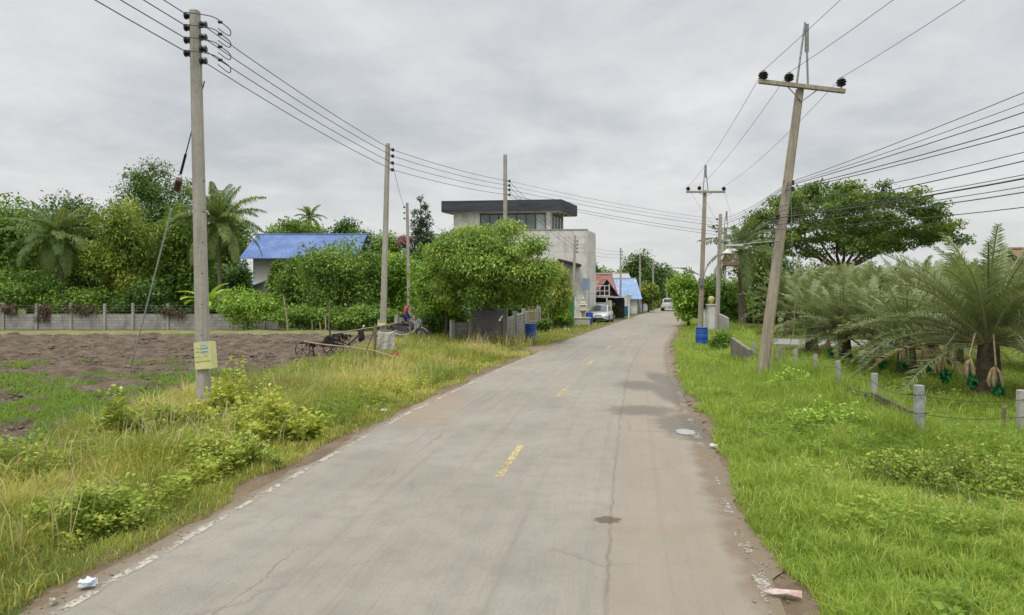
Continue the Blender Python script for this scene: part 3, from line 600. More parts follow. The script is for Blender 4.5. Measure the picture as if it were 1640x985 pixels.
def block_mat(name, a, b, mort, bw=.4, bh=.2, ms=.012):
    m = bpy.data.materials.new(name); m.use_nodes = True; nt = m.node_tree; bs = nt.nodes['Principled BSDF']
    oc = mk(nt, 'ShaderNodeTexCoord').outputs['Object']; s = mk(nt, 'ShaderNodeSeparateXYZ', {0: oc})
    v = mk(nt, 'ShaderNodeCombineXYZ', {0: s.outputs[0], 1: s.outputs[2], 2: 0.0}).outputs[0]
    br = mk(nt, 'ShaderNodeTexBrick', {'Vector': v, 'Color1': a, 'Color2': b, 'Mortar': mort, 'Scale': 1.0, 'Mortar Size': ms, 'Brick Width': bw, 'Row Height': bh, 'Bias': 0.0})
    st = sstep(nt, noise(nt, vscale(nt, oc, (1.5, 1.5, .7)), 1.2, 6.0, .65), .42, .7)
    c = mixc(nt, ma(nt, 'MULTIPLY', st, .65), br.outputs[0], tuple(x*.45 for x in b))
    nt.links.new(c, bs.inputs['Base Color']); bs.inputs['Roughness'].default_value = .95
    h = ma(nt, 'SUBTRACT', noise(nt, oc, 18, 4.0), ma(nt, 'MULTIPLY', br.outputs[1], 1.0))
    bp = mk(nt, 'ShaderNodeBump', {'Height': h, 'Strength': .6, 'Distance': .012}); nt.links.new(bp.outputs[0], bs.inputs['Normal'])
    return m
M_block = block_mat('grey_blocks', (.36, .34, .315), (.28, .265, .245), (.20, .19, .175))
def roof_mat(name, a, b, pitch=.3, axis=0, rust=None):
    m = bpy.data.materials.new(name); m.use_nodes = True; nt = m.node_tree; bs = nt.nodes['Principled BSDF']
    oc = mk(nt, 'ShaderNodeTexCoord').outputs['Object']; s = mk(nt, 'ShaderNodeSeparateXYZ', {0: oc})
    wv = ma(nt, 'SINE', ma(nt, 'MULTIPLY', s.outputs[axis], 2*math.pi/pitch))
    c = mixc(nt, sstep(nt, noise(nt, oc, .7, 6.0, .65), .4, .65), a, b)
    if rust: c = mixc(nt, sstep(nt, noise(nt, vscale(nt, oc, (2, .5, .5)), 1.2, 6.0, .7), .52, .66), c, rust)
    nt.links.new(c, bs.inputs['Base Color']); bs.inputs['Roughness'].default_value = .6
    bp = mk(nt, 'ShaderNodeBump', {'Height': wv, 'Strength': 1.0, 'Distance': .03}); nt.links.new(bp.outputs[0], bs.inputs['Normal'])
    return m

# ---------------------------------------------------------------- poles and lines
def shaft(g, p0, p1, w0, w1, ch=.22):
    """square tapering concrete shaft with chamfered corners"""
    vs = []; n = 8
    for p, w_ in ((p0, w0), (p1, w1)):
        a = w_/2; c = a*(1-ch*2)
        for x, y in ((a, -c), (a, c), (c, a), (-c, a), (-a, c), (-a, -c), (-c, -a), (c, -a)): vs.append((p[0]+x, p[1]+y, p[2]))
    g.add(vs, [(k, (k+1) % n, (k+1) % n+n, k+n) for k in range(n)]+[tuple(range(n-1, -1, -1)), tuple(range(n, 2*n))])
def insul(x, y, z, s=1.0, axis='Z'):
    return MB().lathe([(.03*s, -.06*s), (.055*s, -.05*s), (.06*s, -.02*s), (.035*s, 0), (.06*s, .02*s), (.055*s, .05*s), (.03*s, .06*s)], (x, y, z), 10, axis)
def lv_pole(label, px, ptop, Y, racks, w0=.24, w1=.16, side=1, group='concrete low-voltage poles', m=None, base=None, rsc=1.0, double=False):
    p = base or W(px, ptop, Y); x0, h = (W(px, ptop, Y).x if base is None else base[0]), W(px, ptop, Y).z
    bx_ = x0; t = thing('utility_pole', label, 'utility pole', (bx_, Y, 0), 0, group); lean = W(px, ptop, Y).x-bx_
    g = MB(); shaft(g, (0, 0, -.2), (lean, 0, h), w0, w1); g.build('shaft', m or M_pole, t)
    for zr in racks:
        zz_ = W(px, zr, Y).z; xx = lean*zz_/h; 
        for sd in ((-1, 1) if double else (side,)):
            b = MB().box((xx+sd*(w1/2+.05), 0, zz_), (.12, .05, .03)).build('bracket', M_steel, t)
            insul(xx+sd*(w1/2+.12), 0, zz_, rsc).build('insulator', M_blk, t, smooth=True)
    return t
WIRES = []
def wire(label, pts, r=.008, sag=.25, m=None, group=None, name='power_cable'):
    out = []
    for a, b in zip(pts[:-1], pts[1:]):
        a, b = Vector(a), Vector(b); n = max(8, int((b-a).length/2))
        for i in range(n+(b is Vector(pts[-1]))): 
            t = i/n; p = a.lerp(b, t); p.z -= sag*4*t*(1-t)*(b-a).length/30; out.append(p)
    out.append(Vector(pts[-1])); o = MB().tube(out, r, 5).build(name, m or M_cable, smooth=True)
    o.data.transform(Matrix.Translation(-out[0])); o.location = out[0]
    return tag(o, label, 'cable', group)

# left row
x1, y1 = -6.45, 14.0
L1 = thing('utility_pole', 'tall square concrete pole standing in yellow weeds with a pale yellow notice strapped on', 'utility pole', (x1, y1, 0), 0, 'concrete low-voltage poles')
topx = W(312, 18, y1); g = MB(); shaft(g, (0, 0, -.2), (topx.x-x1, 0, topx.z), .265, .19); g.build('shaft', M_pole, L1)
lw_l = [26, 45, 65, 86]; lw_r = [40, 60, 79, 98]; A_, B_ = [], []
for k, (a, b) in enumerate(zip(lw_l, lw_r)):
    pa = W(303, a, y1); pb = W(325, b, y1)
    for p, s_ in ((pa, -1), (pb, 1)):
        MB().box((p.x-x1-s_*.05, 0, p.z), (.14, .06, .04)).build('bracket', M_steel, L1)
        insul(p.x-x1+s_*.02, -.02, p.z, 1.25, 'X').build('insulator', M_blk, L1, smooth=True)
    # slack loop of the line past the pole
    cp = [Vector(q) for q in ((pa.x-x1, -.2, pa.z), (pa.x-x1, -.2, pa.z), (.25, -.24, pa.z-.1), (.42, -.1, pa.z-.19), (.50, .1, pa.z-.26), (.42, .2, pa.z-.33), (.2, .05, pb.z), (.2, .05, pb.z))]
    sp_ = [.5*(2*cp[i]+(cp[i+1]-cp[i-1])*t+(2*cp[i-1]-5*cp[i]+4*cp[i+1]-cp[i+2])*t*t+(3*cp[i]-cp[i-1]-3*cp[i+1]+cp[i+2])*t**3) for i in range(1, 6) for t in (0, .25, .5, .75)]
    MB().tube(sp_, .010, 6).build('jumper_loop', M_cable, L1, smooth=True)
    MB().lathe([(.012, -.05), (.035, -.03), (.035, .03), (.012, .05)], (.38, -.12, pa.z-.17), 8, 'X').build('clamp', M_blk, L1)
    A_.append(pa); B_.append(pb)
Y2, Y4 = 24.7, 35.0
L2 = lv_pole('slim pale concrete pole behind the hanging sack, second in the left row', 621, 230, Y2, [240, 250, 261, 272], .235, .155, 1, base=(W(612, 230, Y2).x, Y2))
L4 = lv_pole('bare square concrete pole rising out of the round street tree', 809, 248, Y4, [290, 297, 304, 312], .24, .20, 1, base=(W(810, 500, Y4).x, Y4), rsc=1.1)
L3 = lv_pole('short concrete pole behind the motorcycle rider', 652, 325, 43.8, [332, 341, 350], .25, .17, -1, base=(W(656, 500, 43.8).x, 43.8))
nm = ['uppermost', 'second', 'third', 'lowest']
for k in range(4):
    back = W(303, lw_l[k], y1)+Vector((-1.9, -14.5, .25+.06*k))
    wire('%s of the four thick cables leaving the left pole to the upper left corner' % nm[k], [back, A_[k]+Vector((0, -.03, 0))], .011, .35, group='left row cables')
    p2 = W(629, [240, 250, 261, 272][k], Y2); p4 = W(815, [290, 297, 304, 312][k], Y4)
    wire('%s of the four cables strung from the noticed pole to the street tree pole' % nm[k], [B_[k], p2, p4], .010, .3, group='left row cables')
# guy wire of the first pole: cable, egg insulator, plastic sleeve
gy = thing('guy_wire', 'slanting guy wire with brown insulator and pale sleeve beside the left pole', 'guy wire', (-12.3, 21.5, 0)); g0 = Vector((x1, y1, W(300, 130, y1).z))-Vector((-12.3, 21.5, 0))
P_ = lambda t: Vector((0, 0, 0)).lerp(g0, t)
MB().tube([P_(.0), P_(.70)], .009, 6).build('lower_strand', M_steel, gy); MB().tube([P_(.80), P_(1)], .013, 6).build('upper_strand', M_cable, gy)
ax_ = (P_(1)-P_(0)).normalized(); Q = ax_.to_track_quat('Z', 'Y').to_matrix(); g = MB().lathe([(.03, -.19), (.08, -.17), (.085, -.03), (.06, 0), (.085, .03), (.08, .17), (.03, .19)], (0, 0, 0), 10)
g.v = [tuple(Q @ Vector(v)+P_(.735)) for v in g.v]; g.build('egg_insulator', mat('brown_porcelain', (.10, .06, .05), rough=.3, bump=0), gy, smooth=True)
MB().tube([P_(.10), P_(.66)], .021, 8).build('sleeve', mat('pale_blue_sleeve', (.60, .66, .70), (.5, .55, .58), 3, .5, 0), gy, smooth=True)
MB().tube([P_(.765)+Vector((0, 0, .0)), P_(.82)], .03, 6).build('clamp', M_blk, gy)
# distant poles of the left row
P5 = lv_pole('concrete pole in front of the grey box building, beside the spirit shrine', 921, 377, 54, [386, 392, 398, 404], .24, .16, 1, base=(W(917, 500, 54).x, 54))
P6 = lv_pole('far concrete pole with lamp arm behind the silver car', 994, 397, 72, [403, 408, 413], .22, .15, 1)
g = MB().tube([(0, 0, W(994, 423, 72).z), (.7, -.1, W(994, 419, 72).z)], .03, 6).build('lamp_arm', M_steel, P6); MB().box((.95, -.1, W(994, 419, 72).z), (.6, .2, .1)).build('lamp_head', M_whitep, P6, bevel=.03)
for q, (a, b, Yq, lb) in enumerate(((1025, 408, 84, 'slender far concrete pole before the dark roadside tree'), (1046, 415, 92, 'concrete pole further up the road beside the bushy far tree'), (952, 405, 104, 'thin pole sticking up behind the red tiled house'), (967, 424, 110, 'thin pole above the blue roof of the far house'), (1068, 424, 118, 'farthest pole at the bend above the white pickup'))):
    lv_pole(lb, a, b, Yq, [b+5, b+9], .24, .18, 1)

# right row: high-voltage poles with a cross-arm, a spike frame and three black pin insulators
def hv_pole(label, base, Y, top, arm, spike, ins, m, w0, w1, Yt=None):
    b = Vector((G(*base)[0], 0, 0)) if Y is None else Vector(((base[0]-820)/FPX*Y, 0, 0)); t = thing('utility_pole', label, 'utility pole', (b.x, Y, 0), 0, 'high-voltage poles with cross-arms')
    L = lambda px, py, dy=0: W(px, py, Y)-Vector((b.x, Y, 0))+Vector((0, dy, 0)); s = Y/19.2 if Y > 30 else 1
    tp = L(*top); g = MB(); shaft(g, (0, 0, -.2), tuple(tp), w0, w1); g.build('shaft', m, t)
    a0, a1 = L(*arm[0], -.16), L(*arm[1], -.16); d = a1-a0; mid = (a0+a1)/2; ang = math.atan2(d.z, d.x)
    MB().box(mid, (d.length, .11, .12), Matrix.Rotation(-ang, 3, 'Y')).build('crossarm', M_poleb, t, bevel=.01)
    sp = L(*spike, -.1); g = MB(); 
    for dx in (-.16, .16):
        q = mid+Vector(((tp.x-mid.x)+dx*1.0, 0.0, .05)); g.tube([q, sp+Vector((dx*.12, 0, -.25 if dx > 0 else 0))], .028, 6)
    g.box(sp+Vector((.03, 0, -.45)), (.1, .05, .8)); g.build('spike_frame', M_steel, t)
    for s_ in (-1, 1): MB().tube([tp+Vector((0, -.12, -.38)), mid+(tp-mid)*0+Vector((tp.x-mid.x+s_*.42, 0, -.06+math.tan(ang)*(tp.x-mid.x+s_*.42)))], .016, 5).build('brace', M_steel, t)
    tops = []
    for px_, py_ in ins:
        q = L(px_, py_, -.16); pr = [(.02, -.16), (.02, -.10), (.09, -.10), (.135, -.06), (.09, -.045), (.125, -.01), (.145, .02), (.09, .04), (.12, .07), (.08, .11), (.055, .14), (.02, .145)]
        MB().lathe(pr, q, 14).build('insulator', M_blk, t, smooth=True); tops.append(q+Vector((b.x, Y, .14)))
    return t, tops, sp+Vector((b.x, Y, 0))
R1, T1, S1 = hv_pole('tall brownish cross-arm pole leaning right at the end of the wire fence', (1218, 608), 19.2, (1281, 143), ((1212, 133), (1349, 149)), (1288, 38), ((1219, 124), (1260, 127), (1343, 135)), M_poleb, .29, .20)
R2, T2, S2 = hv_pole('upright pole with cross-arm beside the blue drum and white gate pillar across the road', (1121, 531), 43.0, (1129, 305), ((1098, 308), (1160, 308)), (1129, 264), ((1101, 303), (1119, 302), (1158, 303)), M_poleb, .31, .21)
R3, T3, S3 = hv_pole('small distant pole whose cross-arm shows behind the coconut palm', (1158, 520), 60.0, (1162, 364), ((1140, 366), (1176, 366)), (1163, 338), ((1142, 363), (1152, 363), (1175, 363)), M_pole, .34, .25)
# lamp arm and hardware on the two roadside poles
def onpole(t, Y, px, py, dy=-.2): return W(px, py, Y)-Vector(t.location)+Vector((0, dy, 0))
MB().tube([onpole(R1, 19.2, 1243, 387), onpole(R1, 19.2, 1205, 390), onpole(R1, 19.2, 1168, 394)], .022, 6).build('lamp_arm', M_steel, R1)
g = MB(); q = onpole(R1, 19.2, 1172, 394); g.box(q, (.5, .14, .06)); g.build('lamp_head', M_whitep, R1, bevel=.02)
for px_, py_ in ((1268, 293), (1268, 303), (1258, 293), (1258, 303), (1245, 347)):
    q = onpole(R1, 19.2, px_, py_, -.02); insul(q.x, q.y, q.z, 1.2).build('insulator', M_blk, R1, smooth=True)
MB().tube([onpole(R1, 19.2, 1262, 300), onpole(R1, 19.2, 1264, 400), onpole(R1, 19.2, 1270, 470), onpole(R1, 19.2, 1266, 530), onpole(R1, 19.2, 1258, 560)], .012, 6).build('hanging_cable', mat('green_cable', (.22, .28, .2), rough=.6, bump=0), R1)
MB().tube([onpole(R2, 43, 1118, 440), onpole(R2, 43, 1104, 433), onpole(R2, 43, 1086, 429)], .04, 6).build('lamp_arm', M_steel, R2)
MB().box(onpole(R2, 43, 1086, 429), (.8, .24, .09)).build('lamp_head', M_whitep, R2, bevel=.03)
MB().box(onpole(R2, 43, 1122, 452), (.34, .2, .5)).build('meter_box', M_steel, R2, bevel=.02)
R2b = lv_pole('plain concrete pole carrying the cable racks beside the tall cross-arm pole', 1154, 343, 42, [351, 361, 371, 381, 390], .27, .18, -1, base=(W(1148, 343, 42).x, 42))
for k, nmk in enumerate(('left', 'middle', 'right')):
    d1 = T1[k]-T2[k]; far = T3[k]; up = T1[k]+Vector((3.6+2.2*(k == 2), -15.2, .5+(.4 if k < 2 else 0)))
    if k == 0: up = W(1335, 0, 15.2)+(W(1335, 0, 15.2)-T1[0])*4
    if k == 1: up = W(1412, 0, 13.6)+(W(1412, 0, 13.6)-T1[1])*2
    if k == 2: up = W(1525, 0, 13.6)+(W(1525, 0, 13.6)-T1[2])*2
    wire('thin high cable on the %s insulator of the leaning cross-arm pole' % nmk, [far, T2[k], T1[k], up], .007, .35, M_cabg, 'high-voltage cables')
# low-voltage lines: street-tree pole > rack pole > leaning pole > out to the right
ex = [136, 154, 168, 190, 200, 232, 246, 268, 274, 287, 296, 320]; hh = [293, 296, 298, 303, 306, 330, 338, 345, 349, 354, 360, 368]; rk = [351, 356, 361, 371, 376, 381, 384, 390, 387, 377, 392, 395]
od = ['topmost', 'second', 'third', 'fourth', 'fifth', 'sixth', 'seventh', 'eighth', 'ninth', 'tenth', 'eleventh', 'lowest']
for k in range(12):
    a = W(1147, rk[k], 41.85); b = W(1262-(hh[k]-293)*.28, hh[k], 19.0); c = W(1640, ex[k], 12.0); c = c+(c-b)*.8
    pts = [a, b, c]
    if k < 5: pts = [W(815, [290, 297, 304, 312, 312][k], 35.0)+Vector((0, 0, -.12*(k == 4)))]+pts
    wire('%s of the cables running from the leaning pole out of the picture on the right' % od[k], pts, [.008, .007, .010, .011, .010, .008, .011, .008, .017, .008, .011, .009][k], .32, group='right roadside cables')
for k in range(3):
    wire('%s of the faint cables from the street tree pole towards the far row of poles' % nm[k], [W(815, 290+8*k, 35), W(922, 388+7*k, 54), W(995, 403+5*k, 72), W(1026, 413+4*k, 84), W(1047, 420+4*k, 92)], .010, .3, group='far left cables')
wire('thin service cable drooping from the left row to the short pole behind the rider', [W(629, 262, Y2), W(649, 332, 43.8), W(815, 420, 66)], .008, .4, group='far left cables')

# ---------------------------------------------------------------- walls and fences
def row(p, q, n): return [Vector(p).lerp(Vector(q), i/(n-1)) for i in range(n)]
# long block wall behind the field
wy = 46.0; wx0, wx1 = W(-90, 500, wy).x, W(446, 500, wy).x
WL = thing('block_wall', 'long grey block wall with posts behind the ploughed field', 'wall', (wx0, wy, 0))
MB().box(((wx1-wx0)/2, 0, .5), (wx1-wx0, .12, 1.1)).build('panel', M_block, WL)
pxs = [-45, 7, 60, 115, 169, 214, 270, 322, 372, 424]
for p in pxs:
    x = W(p, 500, wy).x-wx0; MB().box((x, -.09, .85), (.16, .14, 1.85+.08*math.sin(p))).build('post', M_cwall, WL, bevel=.01)
for k in range(3):
    MB().tube([(W(p, 500, wy).x-wx0, -.17, 1.25+.19*k) for p in pxs], .008, 4).build('wire', M_cabg, WL)
rg = random.Random(3)
for i, (p, q) in enumerate(((8, 30), (62, 80), (112, 160), (262, 300), (-40, -5))):
    a, b = W(p, 500, wy).x, W(q, 500, wy).x; bl = [(rg.uniform(a, b)-a, rg.uniform(-.1, .1)-.16, rg.uniform(.75 if i % 2 else 1.2, 1.6), .35, .08, .3) for _ in range(14)]
    r = thing('dry_vine', ['dry brown vines hanging over the wall at the far left', 'dry vines clinging to the wall under the left coconut palm', 'curtain of brown dead creeper along the wall top', 'brown creeper on the wall below the guy wire', 'brown vines on the block wall at the picture edge'][i], 'vine', (a, wy-.05, 0), 0, 'dry vines on the block wall')
    leafcloud('foliage', bl, 700, .16, LM['brown'], r, .3, 1.2, .2, seed=i)
# low walls and fences on the far left roadside
def wall_run(label, a, b, h0, h1, m, th=.14, posts=0, pm=None, ph=.15, name='roadside_wall', cap=False):
    a, b = Vector((*a, 0)), Vector((*b, 0)); d = b-a; L = d.length
    t = thing(name, label, 'wall', a, math.atan2(d.y, d.x))
    MB().add([(0, -th/2, -.05), (L, -th/2, -.05), (L, th/2, -.05), (0, th/2, -.05), (0, -th/2, h0), (L, -th/2, h1), (L, th/2, h1), (0, th/2, h0)], [(0, 1, 2, 3), (4, 5, 6, 7), (0, 1, 5, 4), (1, 2, 6, 5), (2, 3, 7, 6), (3, 0, 4, 7)]).build('panel', m, t)
    if posts:
        for i in range(posts):
            f = i/(posts-1); hh_ = h0+(h1-h0)*f+ph
            MB().box((L*f, -.03, hh_/2), (.2, th+.1, hh_)).build('post', pm or M_cwall, t, bevel=.01)
    if cap:
        MB().box((L/2, 0, max(h0, h1)+.03), (L+.1, th+.1, .06)).build('coping', pm or M_cwall, t)
    return t
wall_run('low grey block wall behind the motorcycle', G(636, 540), G(692, 541), 1.1, 1.05, M_block, posts=3)
wall_run('low stained block wall under the round street tree', G(724, 549), G(806, 546), 1.0, 1.05, M_block, posts=4)
wall_run('block wall stepping up beside the blue drum, with concrete posts', G(808, 546), G(862, 530), 1.15, 1.5, M_block, posts=5, pm=M_cwall, ph=.25)
wall_run('tall cream rendered fence wall behind the grass by the street tree', G(864, 526), G(916, 515), 1.55, 1.6, M_cream, posts=7, pm=M_cream, ph=.1)
# bamboo gate leaning by the wall
q = G(847, 541); t = thing('bamboo_gate', 'yellowish slatted bamboo gate leaning against the block wall', 'gate', (q[0], q[1], 0), R(62))
for k in range(6): MB().tube([(k*.17, 0, 0), (k*.17, .06, 1.75)], .035, 6).build('upright', M_bamboo, t)
for z_ in (.35, .9, 1.45): MB().tube([(-.05, -.04, z_), (.92, -.04, z_)], .03, 6).build('rail', M_bamboo, t)

# wire fence with short concrete posts along the right verge
FP = [((1472, 715), 617, .135, .0), ((1399, 668), 598, .11, .02), ((1344, 641), 578, .10, -.03), ((1305, 615), 567, .10, .02), ((1274, 603), 560, .12, .0), ((1248, 596), 556, .12, .03), ((1226, 588), 553, .12, 0), ((1206, 580), 548, .12, .03)]
fo_ = G(*FP[0][0]); WF = thing('wire_fence', 'rusty wire fence on short pale concrete posts along the date palm garden', 'fence', (fo_[0], fo_[1], 0)); tops = []
for i, ((a, b), tp, w_, ln_) in enumerate(FP):
    x, y = G(a, b); h = W(a, tp, y).z; g = MB(); shaft(g, (x-fo_[0], y-fo_[1], -.15), (x-fo_[0]+ln_, y-fo_[1], h), w_*1.1, w_)
    g.build('post', M_cwall if i else mat('blue_grey_post', (.40, .41, .40), (.27, .28, .27), 4, .9, .4), WF); tops.append((x, y, h))
xr, yr_ = G(1637, 716); tR = (xr, yr_, W(1637, 625, yr_).z); g = MB(); shaft(g, (xr-fo_[0], yr_-fo_[1], -.15), (xr-fo_[0], yr_-fo_[1], tR[2]), .15, .14); g.build('post', M_cwall, WF)
M_rust = mat('rusty_wire', (.13, .08, .05), (.08, .055, .04), 20, .8, 0)
for f in (.25, .55, .85):
    P = [Vector((x-fo_[0]-.08, y-fo_[1]-.03, h*f)) for x, y, h in tops]; pts = []
    for a, b in zip(P[:-1], P[1:]):
        for k in range(6): c = a.lerp(b, k/6); c.z -= .05*math.sin(math.pi*k/6)*(1+f); pts.append(c)
    MB().tube(pts+[P[-1]], .006, 5).build('wire', M_rust, WF)
    a, b = P[0], Vector((tR[0]-fo_[0], tR[1]-fo_[1]-.08, tR[2]*f)); pts = [a.lerp(b, k/8)-Vector((0, 0, .07*math.sin(math.pi*k/8))) for k in range(9)]; MB().tube(pts, .006, 5).build('wire', M_rust, WF)
    z_ = tops[0][2]*f; MB().tube([(-.1, -.1, z_), (.1, -.1, z_+.01), (.1, .1, z_), (-.1, .1, z_), (-.1, -.1, z_)], .007, 5).build('tie', M_rust, WF)
# leaning wooden stake and the low kerb wall between the posts
x, y = G(1614, 703); t = thing('wooden_stake', 'thin pale stake leaning inside the fence corner', 'stake', (x, y, 0)); MB().tube([(0, 0, -.1), (-.06, .02, .35), (-.05, .0, W(1610, 652, y).z)], [.04, .035, .03], 7).build('stake_shaft', M_wood, t)
a, b, c = G(1470, 700), G(1399, 668), G(1348, 640)
t = thing('garden_kerb_wall', 'low dark mossy concrete wall panel between the fence posts', 'wall', (a[0], a[1], 0)); M_moss = mat('mossy_concrete', (.13, .10, .07), (.07, .065, .04), 4, .95, .6)
for p, q, h1, h2 in ((a, b, .42, .5), (b, c, .42, .38)):
    d = Vector(q)-Vector(p); nrm_ = Vector((-d.y, d.x)).normalized()*.05; base_ = Vector(a)
    quad = [Vector(p)-nrm_-base_, Vector(q)-nrm_-base_, Vector(q)+nrm_-base_, Vector(p)+nrm_-base_]
    MB().add([(v.x, v.y, -.05) for v in quad]+[(quad[0].x, quad[0].y, h1), (quad[1].x, quad[1].y, h2), (quad[2].x, quad[2].y, h2), (quad[3].x, quad[3].y, h1)], [(0, 1, 2, 3), (4, 5, 6, 7), (0, 1, 5, 4), (1, 2, 6, 5), (2, 3, 7, 6), (3, 0, 4, 7)]).build('panel', M_moss, t)
wall_run('short grey concrete wall end beside the bush at the start of the wire fence', G(1173, 574), G(1202, 586), .8, .55, conc_mat('stained_grey', (.26, .235, .20), (.16, .145, .115)), posts=0)

# ---------------------------------------------------------------- buildings
# modern box house with black roof slab
BX = thing('modern_house', 'grey concrete box house with a black overhanging roof slab behind the street tree', 'house', (0, 57, 0))
off = Vector((0, 57, 0)); M_bwall = block_mat('pale_concrete', (.66, .64, .60), (.62, .60, .56), (.50, .485, .45), 2.4, 1.2, .02); M_slab = mat('black_fascia', (.035, .036, .045), (.06, .062, .07), 1.2, .7, .1, streak=(.3, .3, 3))
def qd(*pts): return [(x, y-57) for x, y in pts]
u = Vector((-10.9, 1.2)); v2 = Vector((1.9, 4.6)); c0 = Vector((4.42, 60.0))
z1, z0 = W(898, 319, 60).z, W(898, 337, 60).z
def corner(a, b): p = c0+u*a+v2*b; return (p.x, p.y)
MB().slab(qd(corner(0, 0), corner(0, 1), corner(1, 1), corner(1, 0)), z0, z1).build('roof', M_slab, BX)
MB().slab(qd(corner(.01, .02), corner(.01, .98), corner(.99, .98), corner(.99, .02)), z0-.05, z0-.006).build('soffit', M_cwall, BX)
zf = W(898, 369, 60).z-.4
MB().slab(qd(corner(.115, .16), corner(.115, .95), corner(.93, .95), corner(.93, .16)), 0, z0-.054).build('upper_wall', M_bwall, BX)
def face_pt(a, b, dy): p = c0+u*a+v2*b; return Vector((p.x, p.y-57+dy, 0))
# strip window of four panes and the side window
zt, zb = W(860, 342, 60.8).z, W(860, 368, 60.8).z
ed = [.155+.0, .235, .315, .395, .47, .545, .62, .70]
wf = None
g = MB(); A = face_pt(.15, .16, -.035); B_ = face_pt(.71, .16, -.035)
for z_ in (zt, zb): g.box(((A+B_)/2+Vector((0, 0, z_))), ((B_-A).length, .08, .09), math.atan2(u.y, u.x)+math.pi)
for a in ed: p = face_pt(a, .16, -.035); g.box(p+Vector((0, 0, (zt+zb)/2)), (.07, .1, zt-zb), math.atan2(u.y, u.x)+math.pi)
wf = g.build('window', M_black, BX)
M_wglass = mat('window_glass', (.07, .09, .095), (.11, .14, .14), .8, .12, 0, spec=.8, streak=(3, 3, .2)); M_curt = mat('curtain_glass', (.42, .47, .43), (.25, .31, .29), 2, .4, 0, streak=(9, 9, .1))
for i, (a, b) in enumerate(zip(ed[:-1], ed[1:])):
    p, q = face_pt(a, .16, -.012), face_pt(b, .16, -.012); 
    MB().add([(p.x, p.y, zb), (q.x, q.y, zb), (q.x, q.y, zt), (p.x, p.y, zt)], [(0, 1, 2, 3)]).build('pane', M_curt if i in (0,) else M_wglass, wf)
g = MB(); ang2 = math.atan2(v2.y, v2.x)
for bb in (.30, .48, .66, .84): p = face_pt(.115, bb, 0)+Vector((.04, 0, 0)); g.box(p+Vector((0, 0, (zt+zb)/2)), (.1, .08, zt-zb), ang2)
for z_ in (zt, zb): p, q = face_pt(.115, .30, 0), face_pt(.115, .84, 0); g.box((p+q)/2+Vector((.04, 0, z_)), ((q-p).length, .09, .08), ang2)
wf2 = g.build('window', M_black, BX)
p, q = face_pt(.115, .30, 0)+Vector((.015, 0, 0)), face_pt(.115, .84, 0)+Vector((.015, 0, 0)); MB().add([(p.x, p.y, zb), (q.x, q.y, zb), (q.x, q.y, zt), (p.x, p.y, zt)], [(0, 1, 2, 3)]).build('pane', M_curt, wf2)
# lower front block
zl = W(940, 368, 57).z; xa, xb = W(720, 400, 57).x, W(940, 400, 57).x
MB().slab(qd((xa, 57.6), (xb, 57), (xb+1.2, 60.6), (xa+1, 60.2)), 0, zl).build('lower_wall', M_bwall, BX)
MB().slab(qd((xa-.04, 57.54), (xb+.04, 56.94), (xb+.1, 57.16), (xa, 57.8)), zl, zl+.07).build('coping', M_cwall, BX)
g = MB(); x_a, x_b = W(893, 415, 56.6).x, W(929, 428, 56.6).x
g.add([(x_a, -1.4, W(893, 415, 56.6).z), (x_b, -1.4, W(929, 424, 56.6).z), (x_b, -.02, W(929, 424, 56.6).z), (x_a, .25, W(893, 415, 56.6).z), (x_a, -1.4, W(893, 418, 56.6).z), (x_b, -1.4, W(929, 428, 56.6).z), (x_b, -.02, W(929, 428, 56.6).z), (x_a, .25, W(893, 418, 56.6).z)], [(0, 1, 2, 3), (4, 5, 6, 7), (0, 1, 5, 4), (1, 2, 6, 5), (2, 3, 7, 6), (3, 0, 4, 7)]).build('canopy', mat('maroon_canopy', (.10, .04, .045), (.06, .03, .035)), BX)
g = MB()
for p_ in (906, 915, 922): g.lathe([(.1, -.08), (.14, 0), (.1, .08)], W(p_, 349, 62)-off, 8)
for i, p_ in enumerate((889, 897, 906)):
    q_ = face_pt(.05+.0*i, .15+.25*i, 0); MB().lathe([(.07, -.12), (.1, -.03), (.07, 0)], q_+Vector((0, 0, z0-.06)), 10).build('downlight', M_black, BX)

